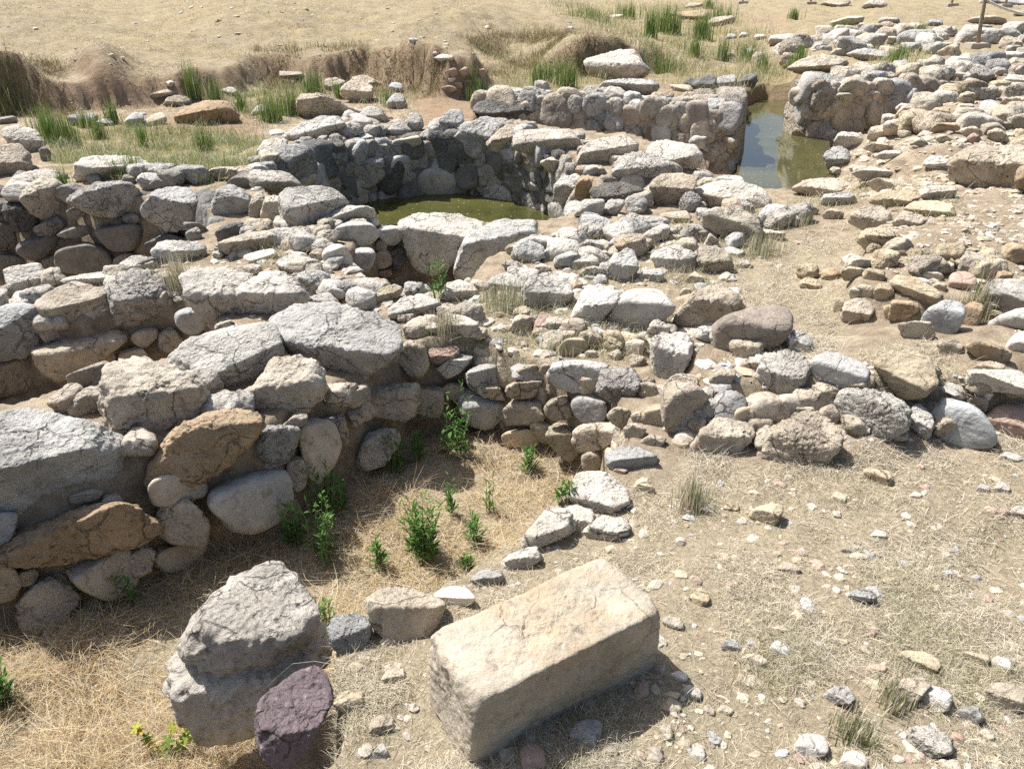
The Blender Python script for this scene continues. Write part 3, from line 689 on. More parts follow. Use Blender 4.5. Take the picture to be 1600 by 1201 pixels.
T|g|R|h|912,555 918,547 930,546 934,556 922,562
T|3.4|L|b|795,515 810,490 830,495 830,520 810,525
T|3.15|R|b|970,545 985,528 1005,535 1000,560 978,562
T|3.2|A|b|985,535 1000,520 1012,535 1005,550
T|3.45|R|g|935,510 955,520 955,540 940,545
-|2.65|P|w|1183,590 1195,560 1220,548 1260,560 1270,590 1255,610 1225,617 1195,605|crusty white stone under the right end of dark granite boulder
-|2.6|G|k|1268,585 1275,555 1310,550 1362,575 1350,600 1320,612 1285,605|grey brown grainy stone leaning right of the crusty white stone
-|2.85|L|g|1230,545 1235,515 1268,520 1268,550 1250,555|small dark stone wedged behind the granite boulder
-|2.75|S|y|1365,570 1385,553 1420,548 1460,552 1462,600 1440,620 1400,622 1385,600|layered ochre slab with cracked top right of the grainy stone|.6
-|2.4|P|w|1310,640 1320,615 1345,605 1390,615 1418,645 1415,665 1385,685 1350,695 1325,680|heavily pitted white boulder with orange cavities in the right wall|.2
-|2.38|L|k|1418,660 1425,640 1437,628 1455,650 1457,665 1445,690 1430,680|narrow white stone between the pitted white and blue grey boulders
-|2.36|R|u|1455,660 1460,640 1485,613 1500,612 1525,640 1545,660 1555,690 1530,700 1480,697 1462,680|rounded blue grey boulder with black pores in the right wall|.2
-|2.4|R|r|1543,650 1560,632 1580,628 1610,640 1620,680 1590,695 1565,685 1548,670|red brown boulder at the right edge of the right wall
-|2.65|A|h|1488,595 1500,582 1560,580 1640,590 1640,615 1560,612 1520,605|long flat white slab at right edge above the blue grey boulder
-|2.95|R|w|1570,540 1590,520 1650,512 1650,560 1590,558 1572,550|white and ochre stone at right edge above the long flat white slab
B|3.0|A|o|1507,540 1545,535 1575,545 1580,565 1560,573 1530,560
B|2.85|A|y|1513,580 1540,563 1565,570 1570,583 1540,588
B|2.5|A|y|1510,628 1530,612 1545,625 1540,640 1520,640
B|2.6|A|b|1220,620 1245,615 1250,632 1235,636
B|2.45|A|b|1165,640 1195,632 1198,655 1175,660
B|2.5|R|b|1280,640 1300,630 1312,650 1300,670 1285,660
B|2.6|A|b|1150,570 1210,562 1225,575 1190,580
B|2.45|L|b|1205,640 1275,635 1270,655 1215,655
B|2.5|A|b|1110,590 1130,575 1150,580 1140,600 1115,605
B|3.05|L|b|1465,540 1490,530 1505,545 1490,560
B|2.45|A|y|1480,600 1500,605 1510,622 1490,625
"""); rows("""
-|g|P|b|1190,705 1200,675 1230,650 1275,643 1300,655 1315,675 1312,695 1290,720 1240,743 1210,745 1192,730|big free standing beige boulder with rough pitted top on the dry grass before the wall|.35
-|g|A|y|1170,805 1185,792 1222,784 1220,800 1210,818 1195,826 1180,818|wedge shaped yellowish stone alone in dry grass
-|g|A|y|1351,732 1390,737 1397,745 1393,760 1355,752|small brick shaped stone on the dry grass
-|g|A|h|893,765 905,742 925,736 960,745 975,760 977,790 955,805 920,805 890,790|cracked white rock, upper one of the pair on the trench edge|.7
-|g|A|h|805,862 830,830 850,800 870,787 885,795 897,820 895,830 850,848 820,865|cracked white rock, lower one of the pair on the trench edge|.6
-|g|L|h|868,800 900,790 935,808 915,838 878,832|low white rock joining the cracked white pair on the trench edge
-|g|L|w|770,895 795,868 835,852 852,868 810,896|lowest pale rock of the row, nearest the squared block's far corner
-|g|L|w|905,835 945,805 985,810 980,835 935,852|half buried pale rock in straw just right of the cracked white pair
-|1.78|A|b|575,943 590,930 620,912 640,915 690,945 668,965 668,1010 640,1018 600,990 577,965|grey beige block leaning behind the squared stone block|.35
-|g|R|h|680,930 700,916 725,917 745,935 720,950 690,948|smooth white rock between the leaning block and the squared block
-|g|L|k|735,905 760,890 790,895 780,910 750,920|flat grey stone flush with the soil behind the squared block
-|g|P|g|515,985 525,967 550,960 572,968 577,985 565,1015 545,1030 525,1027|small dark honeycombed stone right of the foreground boulder
-|1.21f|A|p|407,1110 420,1085 470,1050 500,1045 520,1060 522,1090 505,1130 480,1165 455,1197 430,1190 412,1165|purple smooth stone leaning against the foreground boulder|.7
-|1.5/1.43f|L|w|270,1010 285,985 330,930 380,890 430,868 480,880 512,905 513,935 500,975 470,1020 440,1055 400,1060 330,1050 290,1035/228,1040 235,1000 260,970 300,950 400,985 500,975 520,1000 515,1040 480,1080 430,1110 405,1150 365,1170 310,1160 260,1115|largest foreground boulder, lumpy and overhanging, at lower left|.66
-|g|A|y|520,1095 535,1080 560,1077 570,1090 555,1110 530,1112|ochre stone between the purple stone and the squared block
-|g|A|b|598,1060 610,1040 630,1045 635,1058 615,1070|small beige stone in grass left of the squared block
-|g|A|b|578,1140 585,1118 612,1115 618,1130 600,1150 582,1148|grey beige faceted stone at the bottom beside the squared block
-|g|A|k|580,1178 597,1160 608,1180 605,1187 585,1186|white triangular chip at the bottom edge
-|g|A|u|892,1150 898,1130 920,1122 940,1127 936,1150 920,1178 900,1178|blue grey stone below the front of the squared block
-|g|R|r|812,1200 815,1170 830,1160 848,1172 852,1205 830,1215|pinkish stone at bottom edge below the squared block
-|g|A|r|857,1160 862,1145 880,1142 885,1155 875,1166|small red brown stone under the squared block
-|g|R|k|865,1185 875,1175 885,1180 882,1195 868,1195|little grey round stone below the squared block
-|g|A|b|935,1170 945,1160 967,1172 955,1188 938,1184|beige cube like stone right of the blue grey stone
-|g|A|w|1075,1180 1090,1167 1103,1175 1098,1190 1080,1190|whitish stone near the bottom centre
-|g|A|y|1075,938 1085,926 1112,930 1105,943 1085,950|pale yellow flat stone just right of the squared block's back corner
-|g|A|b|1033,965 1050,962 1067,966 1065,982 1040,985|squared beige stone close to the squared block's right corner
-|g|A|g|1127,1005 1140,997 1157,1003 1155,1018 1132,1021|grey stone right of the squared block in dry grass
-|g|A|b|1155,1030 1170,1022 1192,1022 1200,1035 1180,1045 1160,1042|flat beige stone joined to the grey stone in dry grass
-|g|R|h|1045,1055 1060,1047 1075,1053 1070,1064 1050,1065|small white stone right of the squared block's shadow
-|g|A|w|1060,1085 1075,1070 1095,1073 1098,1090 1075,1097|white grey stone low right of the squared block
-|g|R|y|1035,1085 1045,1079 1062,1083 1055,1094 1040,1094|small ochre pebble beside the white grey stone
-|g|A|b|1095,1110 1105,1100 1117,1105 1115,1118 1098,1117|left one of two beige stones in short grass near bottom centre
-|g|A|b|1120,1110 1130,1100 1146,1108 1140,1118 1122,1117|right one of two beige stones in short grass near bottom centre
-|g|A|b|1027,1150 1035,1132 1048,1132 1050,1150 1035,1162|upright buff stone near the bottom centre
-|g|A|h|1433,1095 1445,1073 1478,1074 1488,1090 1480,1110 1450,1110|bright white split stone at lower right
-|g|A|b|1390,1085 1410,1062 1440,1060 1452,1070 1430,1097 1395,1098|brown flat stone touching the bright white split stone
-|g|A|y|1400,1030 1415,1018 1445,1020 1472,1035 1460,1048 1425,1045|pale yellow slab in grass at lower right
-|g|R|r|1350,1045 1365,1036 1385,1040 1380,1051 1355,1052|pink brown stone left of the pale yellow slab
-|g|A|g|1282,1090 1305,1073 1330,1072 1340,1085 1325,1098 1290,1100|greenish grey flat stone in grass at lower right
-|g|S|y|1492,1025 1510,1018 1545,1022 1540,1038 1510,1038|thin ochre slab at the right, above grey brown stones
-|g|A|k|1545,1035 1560,1025 1580,1030 1582,1045 1555,1048|white grey faceted stone beside the thin ochre slab
-|g|A|b|1535,1080 1560,1068 1620,1080 1620,1108 1570,1110 1540,1095|grey brown slab cut by the right edge
-|g|A|g|1495,1115 1515,1100 1535,1105 1535,1125 1510,1131|brown grey stone right of the bright white split stone
-|g|R|g|1240,1165 1260,1145 1290,1150 1292,1175 1265,1190 1245,1185|smooth greenish stone near the bottom edge
-|g|R|w|1310,1195 1325,1173 1345,1172 1355,1190 1345,1205 1315,1205|pale smooth stone cut by the bottom edge
-|g|P|w|1410,1170 1425,1140 1455,1135 1490,1150 1485,1175 1440,1187|rough crumbly white stone at lower right
-|g|A|r|1485,1150 1495,1143 1507,1150 1503,1160 1488,1158|orange red tile fragment at lower right
-|g|R|b|1525,1148 1538,1138 1553,1145 1550,1156 1530,1157|oval buff pebble beside the orange red tile fragment
-|g|A|b|1460,1195 1475,1185 1500,1187 1500,1205 1465,1205|buff stone cut by the bottom edge below the crumbly white one
-|g|R|k|1200,1015 1215,1000 1232,1008 1235,1025 1212,1030|lilac grey round stone in dry grass
-|g|A|b|1340,1015 1352,1006 1366,1012 1360,1025 1345,1026|small broken brown stone above the pink brown stone
-|g|A|g|1320,932 1340,921 1365,925 1370,938 1340,941|grey brown rough stone in the middle of the dry grass
-|g|A|y|1372,908 1385,900 1405,905 1400,916 1378,916|pale flat chip next to the grey brown rough stone
-|g|A|h|1575,800 1590,790 1620,795 1620,812 1590,812|white rough stone at the right edge of the dry grass
-|g|A|w|1550,768 1562,752 1580,757 1576,770 1558,775|pale pointed stone near the right edge
-|g|A|g|1525,765 1535,755 1548,760 1545,770 1530,772|small grey stone beside the pale pointed stone
-|g|R|g|1560,715 1575,705 1597,712 1595,722 1568,723|flat grey stone at the foot of the right wall
-|g|R|r|1430,730 1437,724 1446,729 1440,735|tiny orange red shard on the dry grass
-|g|R|y|1297,780 1308,768 1322,772 1320,786 1302,788|round pale stone in the grass below the big beige boulder
-|g|A|h|1357,838 1370,828 1387,833 1380,843 1362,843|white chip in the middle of the dry grass
-|g|A|b|1315,860 1325,850 1340,855 1336,866 1320,866|small brown stone below left of the white chip
-|g|A|y|1357,868 1370,858 1380,866 1372,873 1360,872|pale yellow chip under the white chip
-|g|A|b|1210,890 1228,876 1250,885 1245,898 1218,898|buff stone half buried in dry grass
-|g|R|h|1420,776 1430,767 1441,772 1438,779 1424,780|small white pebble right of the brick shaped stone
-|g|A|y|985,770 1000,746 1012,748 1022,767 1005,772|triangular pale stone beside the white rock row
-|g|A|r|955,735 968,728 980,733 976,740 960,741|reddish shard on the white rock row
-|g|A|y|1125,795 1138,784 1155,790 1150,800 1130,800|flat pale stone left of the wedge shaped yellowish stone
-|g|A|y|1248,448 1258,434 1275,436 1283,448 1270,455|yellow angular stone alone on the dirt path
"""); rows("""
-|g|A|y|1342,375 1355,360 1385,357 1410,372 1390,390 1370,395 1350,390|big ochre rock at the upper end of the stone edging|.3
-|g|A|y|1380,395 1400,380 1428,390 1420,402 1385,403|tilted ochre slab in front of the big ochre rock
J|g|S|w|1327,415 1335,405 1390,407 1388,416 1340,420
J|g|S|y|1315,425 1330,415 1355,420 1345,437 1320,438
J|g|A|y|1345,430 1360,418 1382,425 1378,440 1355,442
J|g|A|y|1337,455 1345,443 1363,446 1362,462 1342,464
J|g|A|y|1362,460 1375,443 1398,452 1390,466 1368,468
-|g|S|y|1390,440 1395,430 1432,434 1455,452 1477,462 1455,477 1430,470 1405,455|long tilted schist slab in the edging, pointing down right
J|g|R|w|1420,445 1430,433 1452,436 1455,448 1430,452
J|g|R|b|1440,432 1450,422 1470,424 1473,436 1450,440
-|g|R|r|1477,445 1487,428 1510,424 1525,435 1520,450 1495,458|smooth pink boulder in the stone edging
J|g|R|k|1503,448 1512,437 1530,440 1532,453 1515,456
J|g|A|b|1455,450 1465,440 1478,445 1475,457 1460,458
-|g|A|b|1312,500 1320,475 1345,463 1370,480 1360,500 1335,508|low buff block at the lower corner of the stone edging
J|3.35|S|y|1388,500 1395,468 1430,470 1435,485 1410,503
-|3.3|R|u|1441,500 1455,480 1490,465 1507,475 1502,505 1480,533 1460,527|smooth blue grey oval boulder leaning in the stone edging|.3
-|3.45|S|g|1535,480 1540,450 1560,437 1660,440 1660,470 1600,480 1560,497 1545,495|large grey slab stack at the right edge of the gravel|.5
-|3.2|R|k|1545,505 1570,490 1660,468 1660,515 1590,523 1555,518|smooth light grey boulder under the large grey slab stack at right edge
J|3.3|A|o|1500,490 1512,470 1535,478 1530,505 1510,515
J|3.3|S|y|1380,480 1395,475 1400,500 1385,505
J|g|A|y|1300,480 1315,462 1320,475 1310,492
J|g|A|b|1325,455 1336,446 1345,460 1332,468
J|3.2|A|b|1405,510 1450,500 1460,530 1420,535
-|g|A|k|1282,320 1290,305 1325,300 1340,310 1322,323|square grey flat stone beside the path
-|g|L|b|1325,350 1335,325 1375,322 1394,337 1380,355 1350,358|shadowy low boulder right of the path below the square grey stone
-|g|L|y|1355,320 1365,302 1420,298 1435,310 1410,325 1390,328|pale cream boulder between the grey flat stone and white rock
-|g|L|h|1435,300 1450,292 1500,292 1503,307 1470,314 1440,312|low white rock in front of the huge brown boulder
-|g|S|y|1408,335 1425,317 1470,316 1505,328 1490,337 1440,342|long flat ochre slab lying on the gravel
-|g|L|b|1390,350 1410,330 1440,338 1450,350 1420,358|buff rock under the left end of the long flat ochre slab
-|g|L|b|1467,285 1480,265 1510,232 1540,223 1600,228 1640,240 1640,280 1590,300 1540,303 1490,298|huge brown boulder with a fissured face at the right edge|.35
-|4.9|L|o|1585,290 1595,262 1640,255 1640,312 1600,308|ochre boulder cut by right edge before the huge brown one
-|g|L|b|1023,350 1035,335 1070,330 1082,340 1060,352|flat brown rock left of the cracked brown boulder
-|g|A|b|1092,350 1110,333 1145,322 1180,345 1185,365 1170,385 1150,380 1120,362|cracked brown boulder tilting towards the path|.35
-|g|L|w|1018,400 1035,388 1060,381 1085,395 1088,415 1070,430 1050,432 1030,418|oval pale boulder on grass below the cracked brown boulder
-|g|L|b|1085,395 1105,383 1135,395 1145,415 1130,433 1110,428 1095,415|rough buff boulder between the oval pale boulder and the path
T|g|A|k|905,385 920,374 940,378 946,396 915,398
-|g|S|u|945,392 960,372 1000,370 1010,385 990,399|stack like layered blue grey stone on the terrace
-|g|L|k|945,440 950,410 965,393 985,390 998,410 995,435 980,447|tall pale grey stone at the centre of the terrace
-|g|L|w|885,415 900,397 925,395 935,410 915,425|lumpy white stone left of the tall pale grey stone
T|g|L|h|905,432 920,415 940,417 946,430 925,438
T|g|A|k|998,435 1010,420 1035,422 1038,438 1015,444
T|g|A|b|1000,375 1015,360 1050,358 1055,372 1030,380
T|g|A|b|1020,378 1040,364 1065,368 1062,380
T|g|L|w|855,380 865,362 882,365 884,382 865,387
T|g|L|w|840,402 855,387 880,388 885,402 860,410
T|g|A|k|985,388 1000,375 1010,385 1008,400 992,402
T|g|A|b|1100,385 1110,365 1125,380 1115,395
T|g|A|b|1070,440 1085,425 1100,435 1092,448
T|g|R|r|1062,460 1070,449 1080,455 1075,466
T|g|A|b|1185,340 1205,330 1225,340 1222,352 1195,352
T|g|L|w|1185,365 1200,358 1225,365 1222,375 1195,376
J|g|L|w|1225,345 1240,335 1252,345 1250,355 1230,357
J|g|A|b|1255,330 1265,320 1280,328 1272,338
J|g|A|b|1285,335 1300,326 1318,333 1315,345 1290,346
T|g|A|w|830,420 845,412 860,420 850,430
T|g|L|w|935,395 945,390 955,400 945,408
-|g|L|k|1175,285 1205,264 1240,263 1275,268 1262,282 1230,294 1190,296|grey flat topped rock at the near end of the sky reflecting pool
-|g|L|b|1230,300 1260,280 1300,278 1330,290 1310,302 1270,308|brown ridged rock at the path side of the sky reflecting pool
H|g|S|b|1335,295 1360,280 1410,278 1420,290 1380,300
H|g|S|w|1330,270 1365,262 1410,270 1400,280 1350,282
-|g|L|k|1440,255 1455,243 1475,245 1483,258 1470,272 1455,265|grey rounded stone left of the huge brown boulder
-|g|L|g|1286,245 1300,225 1320,228 1330,245 1320,262 1295,264|grey fissured boulder on the right shore of the sky reflecting pool
H|g|L|w|1300,225 1315,206 1345,210 1350,228 1325,235
-|g|A|b|1355,212 1362,200 1392,196 1396,212 1375,220 1358,220|buff squared block on the heap right of the pool
-|g|R|u|1415,203 1425,194 1443,195 1446,207 1430,212 1417,210|small egg shaped blue stone on the heap right of the pool
H|g|A|b|1395,190 1408,168 1425,162 1432,175 1428,190 1405,200
H|g|A|w|1398,170 1410,162 1430,165 1430,180 1405,178
-|g|R|u|1530,172 1540,155 1560,155 1566,175 1560,192 1545,195 1532,186|light blue grey boulder standing at the top right of the heap
H|g|S|y|1445,185 1460,170 1480,168 1485,180 1465,190
H|g|S|b|1490,180 1500,164 1525,163 1530,172 1515,185
H|g|S|y|1450,205 1465,193 1495,192 1500,203 1475,210
H|g|S|b|1455,190 1490,185 1500,195 1470,200
H|g|A|b|1505,205 1520,195 1535,210 1525,220 1510,218
H|g|A|b|1350,232 1365,222 1390,225 1395,235 1370,240
-|g|S|w|1365,244 1385,235 1410,235 1405,245 1380,250|flat white slab in the middle of the heap right of the pool
H|g|A|r|1510,215 1525,208 1535,222 1520,230
H|g|L|b|1540,205 1560,200 1575,215 1560,225 1545,222
H|g|A|b|1460,215 1475,210 1490,220 1475,226
H|g|A|b|1420,225 1440,216 1452,226 1440,234
H|g|L|b|1575,185 1600,175 1620,190 1600,210 1580,205
H|g|L|b|1560,160 1590,150 1620,160 1610,180 1575,178
H|g|A|b|1600,225 1610,200 1640,205 1640,235
"""); rows("""
-|g|P|g|1260,135 1270,122 1300,115 1317,125 1315,145 1300,165 1275,162 1262,150|round dark grey boulder at the pool end of far right wall
F|g|A|b|1315,132 1325,120 1360,122 1360,135 1340,139
F|g|A|b|1360,135 1375,115 1395,112 1398,125 1370,138
-|g|L|g|1325,85 1345,75 1385,78 1394,90 1380,99 1345,96|long dark grey boulder lying on the far right wall
-|g|S|h|1320,68 1345,60 1385,66 1382,76 1330,76|flat white slab behind the long dark grey boulder
-|g|L|b|1230,112 1250,92 1285,85 1335,95 1320,105 1270,116|long low tilted rock on the back bank of the pool
F|g|A|h|1330,104 1345,97 1358,101 1350,109
F|g|A|k|1340,115 1360,101 1380,104 1378,115
F|g|L|g|1295,112 1310,104 1335,106 1335,118 1305,119
F|g|A|b|1400,108 1412,92 1422,100 1420,112
F|g|L|b|1427,115 1440,102 1455,106 1452,118
F|g|A|g|1455,118 1470,107 1490,110 1488,121
F|g|R|k|1430,128 1445,117 1462,119 1462,130
F|g|A|b|1480,125 1495,112 1512,115 1513,125
F|g|A|g|1515,128 1525,116 1545,118 1545,132
F|g|R|k|1457,150 1465,138 1484,140 1485,150 1470,154
F|g|R|k|1440,144 1450,132 1460,136 1458,146
F|g|R|y|1424,149 1430,139 1438,143 1436,150
F|g|A|n|1475,135 1483,125 1492,130 1490,139
F|g|A|b|1490,150 1500,134 1525,136 1530,148 1505,153
F|g|A|b|1545,150 1560,135 1585,140 1590,152 1560,158
F|g|L|k|1560,130 1580,118 1620,120 1620,140 1580,140
F|g|A|b|1395,130 1410,120 1428,124 1425,136 1405,140
F|g|A|b|1420,135 1435,127 1445,133 1440,140
-|g|R|g|1487,100 1492,95 1500,96 1503,104 1498,110 1489,108|left one of three round stones side by side on the far right wall
-|g|R|k|1503,102 1508,95 1518,97 1521,105 1514,112 1506,110|middle one of three round stones side by side on the far right wall
-|g|R|k|1522,102 1528,92 1540,92 1546,102 1540,111 1527,111|right one of three round stones side by side on the far right wall
Q|g|R|g|1440,75 1448,65 1463,67 1465,77 1450,79
Q|g|R|g|1467,74 1475,66 1487,67 1487,76
Q|g|R|k|1488,74 1492,66 1500,68 1498,77
Q|g|L|g|1370,35 1380,26 1402,28 1405,38 1385,39
Q|g|R|k|1338,44 1345,35 1355,39 1353,47 1342,47
Q|g|R|b|1404,52 1412,41 1425,43 1425,54
Q|g|R|g|1392,51 1398,44 1404,47 1402,53
Q|g|R|k|1430,48 1436,40 1444,43 1443,51
Q|g|L|u|1445,40 1455,31 1472,32 1474,41 1455,44
Q|g|R|g|1358,53 1365,44 1375,47 1374,55
Q|g|S|b|1330,55 1345,48 1358,52 1350,60
Q|g|S|b|1290,36 1310,28 1355,27 1350,35 1300,42
-|g|S|k|1200,65 1205,56 1225,52 1260,58 1282,68 1240,75 1212,74|broad flat pale rock at the left end of the collapsed far wall
Q|g|L|b|1280,60 1295,50 1310,55 1305,64
Q|g|L|b|1295,85 1310,75 1322,82 1315,90
Q|g|A|b|1508,30 1530,24 1570,27 1570,38 1530,40
Q|g|A|b|1580,24 1590,16 1620,17 1620,27
-|10.9|A|w|911,110 915,95 940,87 985,82 990,95 1005,105 1014,113 985,122 975,130 935,125 912,120|large pale rock with a dark undercut side behind the small stone wall|.4
E|10.4|L|g|930,140 945,128 1000,122 1025,130 1028,145 990,152 940,150
-|10.2|A|w|930,145 935,137 975,138 981,148 960,152 940,152|thin white slab at the foot of the large pale undercut rock
-|g|A|d|1067,130 1080,122 1090,121 1088,142 1075,140|left one of the dark rocks beside orange grass on the pool's back bank
-|g|A|d|1084,132 1095,122 1115,118 1120,130 1110,145 1088,143|middle one of the dark rocks beside orange grass on the pool's back bank
-|g|L|g|1115,135 1120,119 1148,118 1150,135 1135,145|lighter rock in the row beside orange grass on the pool's back bank
-|g|A|d|1152,130 1165,117 1180,116 1182,130 1170,140 1155,140|blocky dark rock at the water end of the row beside orange grass
-|g|S|b|1040,142 1045,132 1080,133 1081,145|low squared slab at the left end of the dark rocks row
-|g|R|g|1132,61 1138,53 1150,55 1150,63|small dark stone, left of the cluster before the far reeds
-|g|R|g|1155,60 1160,50 1167,51 1173,60|grey stone, middle of the cluster before the far reeds
-|g|R|k|1175,63 1180,53 1195,54 1200,63|pale stone, right of the cluster before the far reeds
-|g|A|y|1037,26 1040,19 1057,18 1058,27|short squared block left of the longer one among far reeds
-|g|A|o|1057,33 1058,17 1105,17 1107,32|long squared ashlar block among the far reeds
-|g|S|w|950,28 955,23 973,23 972,30|pale slab lying in the far reeds
-|g|S|b|1068,12 1080,5 1105,6 1105,13|brown slab behind the long squared ashlar block
-|g|R|g|928,64 935,60 939,65 934,68|small grey stone stuck in the grassy far bank
-|g|S|w|883,45 890,41 897,43 894,48|small white slab on the lip of the grassy bank
-|g|L|b|1105,40 1112,28 1145,25 1152,37 1120,42|low ledge block to the right of the long squared ashlar block
-|g|L|g|1525,1 1560,-5 1620,-4 1620,8 1530,9|pale rock at the top right edge beyond the fence post
-|g|L|b|1270,8 1300,0 1325,0 1330,8 1290,12|flat far rock at the top edge near the fence feet
-|g|L|w|1345,12 1360,0 1385,0 1385,10 1360,14|white far rock at the top edge behind a fence foot
""")
# small dark stones filling the joints of the walls, under and between the traced ones
def ground_stone(poly, depth):
    return depth
n_top = 0
for line in TABLE:
    p = line.split('|'); key, dep, style, col, polys = p[:5]; label = p[5] if len(p) > 5 else None
    ridge = float(p[6]) if len(p) > 6 else None
    free = dep.endswith('f'); dep = dep.rstrip('f')
    rr = np.random.default_rng(sum(ord(ch) * (i % 97 + 1) for i, ch in enumerate(line)))
    pl = polys.split('/'); dl = dep.split('/'); Vs = []; Fs = []; base = 0; c0 = None
    for q, dd in zip(pl, dl):
        c, N, H, px, ext = stone_geo(in_px(q), None if dd == 'g' else float(dd), style, rr, ridge if label else float(rr.uniform(.10, .30)), free=free)
        lv = level_for(px) + (1 if len(pl) > 1 or px > 250 else 0); lv = min(lv, 7)
        V, F = planes_to_mesh(N, H, style, lv, rr, amp=1.1 if len(pl) > 1 else 1.0, kexp=7 if len(pl) > 1 else None)
        if c0 is None: c0 = c
        Vs.append(V + (c - c0)); Fs.append(F + base); base += len(V)
    kind = 'flat_stone' if style == 'S' else 'boulder' if px > 62 else 'stone'
    me = mesh_np(kind, np.vstack(Vs), np.vstack(Fs))
    o = link(kind if label else 'stone', me, MATS[style], None if label else WALLS[key], c0); paint(o, col, rr)
    if len(pl) > 1:
        m = o.modifiers.new('remesh', 'REMESH'); m.mode = 'VOXEL'; m.voxel_size = 0.0045; m.use_smooth_shade = True
        m = o.modifiers.new('smooth', 'SMOOTH'); m.factor = 0.5; m.iterations = 2
    if label: tag(o, label, kind.replace('_', ' '), None); n_top += 1

# ------------------------------------------------------------------ coursed rubble faces (cells of a weighted partition of the face)
def rubble_face(key, path, z0, z1, size, cols, seed, flip=False, bulge=0.5, level=4, lean=0.0, inset=0.0, styles='ALAPR', big=True):
    rr = np.random.default_rng(seed); P = np.array(path, float); seg = np.diff(P, axis=0); L = np.hypot(seg[:, 0], seg[:, 1]); cum = np.concatenate([[0], np.cumsum(L)]); tot = cum[-1]
    seeds = []; tries = 0
    while tries < 6000:
        tries += 1; s = rr.uniform(0, tot); z = rr.uniform(z0, z1); r = size * rr.choice([0.65, 0.9, 1.0, 1.35, 1.7], p=[.28, .27, .22, .15, .08] if big else [.35, .35, .30, 0, 0])
        if all(((s - a) / 1.25) ** 2 + ((z - b) * 1.25) ** 2 > (0.46 * (r + q)) ** 2 for a, b, q in seeds): seeds.append((s, z, r))
    S = np.array(seeds); anis = np.array([1 / 1.25, 1.25])
    for i, (s, z, r) in enumerate(seeds):
        k = int(np.clip(np.searchsorted(cum, s) - 1, 0, len(seg) - 1)); t = seg[k] / L[k]; nrm = np.array([t[1], -t[0]]) * (-1 if flip else 1)
        xy = P[k] + t * (s - cum[k]) - nrm * (lean * (z - z0) + inset)
        T3 = np.array([t[0], t[1], 0]); N3 = np.array([nrm[0], nrm[1], lean]); N3 /= np.linalg.norm(N3); U3 = np.array([0, 0, 1.0])
        N = []; H = []
        for j in range(len(seeds)):
            if j == i: continue
            d = (S[j, :2] - S[i, :2]) * anis; dist = np.hypot(*d)
            if dist > 3.2 * size: continue
            h = (dist ** 2 + r * r * 0.22 - S[j, 2] ** 2 * 0.22) / (2 * dist)
            g = d * anis; gl = np.hypot(*g); N.append((T3 * g[0] + U3 * g[1]) / gl + N3 * rr.uniform(0, .3)); H.append(max(0.02, h / gl * 0.86))
        for a in range(8):
            an = a * math.pi / 4; N.append(T3 * math.cos(an) + U3 * math.sin(an)); H.append(r * (1.05 if a % 2 else 0.95))
        N = [n / np.linalg.norm(n) for n in N]
        b = N3 + 0.22 * rr.normal(size=3); b /= np.linalg.norm(b); N += [b, -N3]; H += [bulge * r * rr.uniform(0.5, 0.9), r * 0.7]
        st = rr.choice(list(styles)); V, F = planes_to_mesh(N, H, st, level, rr, chips=4, amp=0.75, kexp=9)
        o = link('stone', mesh_np('stone', V, F), MATS[st], WALLS[key], (xy[0], xy[1], z)); paint(o, rr.choice(list(cols)), rr)
rubble_face('A', pz('-120,1012 0,978 130,938 240,893 330,855 450,828 530,752 600,715 660,668', -0.46), -0.5, -0.10, 0.12, 'bobnb', 71, level=4, lean=0.12, bulge=0.3, inset=.05, big=False)
rubble_face('B', pz('680,662 720,660 800,690 870,716 935,738', -0.46), -0.5, -0.10, 0.10, 'bobyn', 72, level=4, lean=0.12, bulge=0.3, inset=.05, big=False)
rubble_face('B', pz('935,738 950,770 965,800', -0.3), -0.45, -0.08, 0.11, 'bobyk', 75, level=4, lean=0.15, bulge=0.3, inset=.03, big=False)
rubble_face('B', pz('1060,700 1200,705 1330,690 1560,692 1800,690', -0.02), -0.03, 0.10, 0.10, 'bkbyg', 76, level=4, lean=0.2, bulge=0.4, inset=.09, big=False)
rubble_face('C', [(-4.5, 3.74), (-3.6, 3.7), (-2.8, 3.66), (-2.27, 3.68), (-1.98, 3.91), (-1.7, 3.87)], -0.5, -0.16, 0.13, 'bonb', 73, level=4, lean=0.08, bulge=0.3, inset=.04, big=False)
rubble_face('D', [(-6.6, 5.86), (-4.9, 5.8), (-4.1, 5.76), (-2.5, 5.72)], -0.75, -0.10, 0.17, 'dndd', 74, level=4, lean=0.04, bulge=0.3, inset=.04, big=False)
arc = lambda a0, a1, k=1.0, n=24: [(CIS[0] + CIS[2] * k * math.cos(math.radians(a)), CIS[1] + CIS[3] * k * math.sin(math.radians(a))) for a in np.linspace(a0, a1, n)]
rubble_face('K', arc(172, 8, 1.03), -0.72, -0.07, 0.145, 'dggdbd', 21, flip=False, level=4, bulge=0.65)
rubble_face('S', [(0.6, 6.36), (0.95, 6.3), (1.65, 6.3)], -0.52, -0.1, 0.19, 'bobnb', 22, level=5)
rubble_face('E', [(-0.35, 9.2), (1.2, 8.82), (2.34, 8.36), (2.42, 8.8)], -0.48, 0.15, 0.15, 'gbgbgn', 23, level=4, bulge=0.75)
rubble_face('F', [(3.55, 10.0), (3.62, 9.65), (4.5, 9.7), (5.6, 9.8)], -0.4, 0.2, 0.19, 'bbnbg', 24, level=4, bulge=0.7, big=False)
rubble_face('D', [(-2.5, 5.75), (-2.3, 5.6), (-2.1, 5.2)], -0.6, -0.1, 0.2, 'dd', 25, level=4)

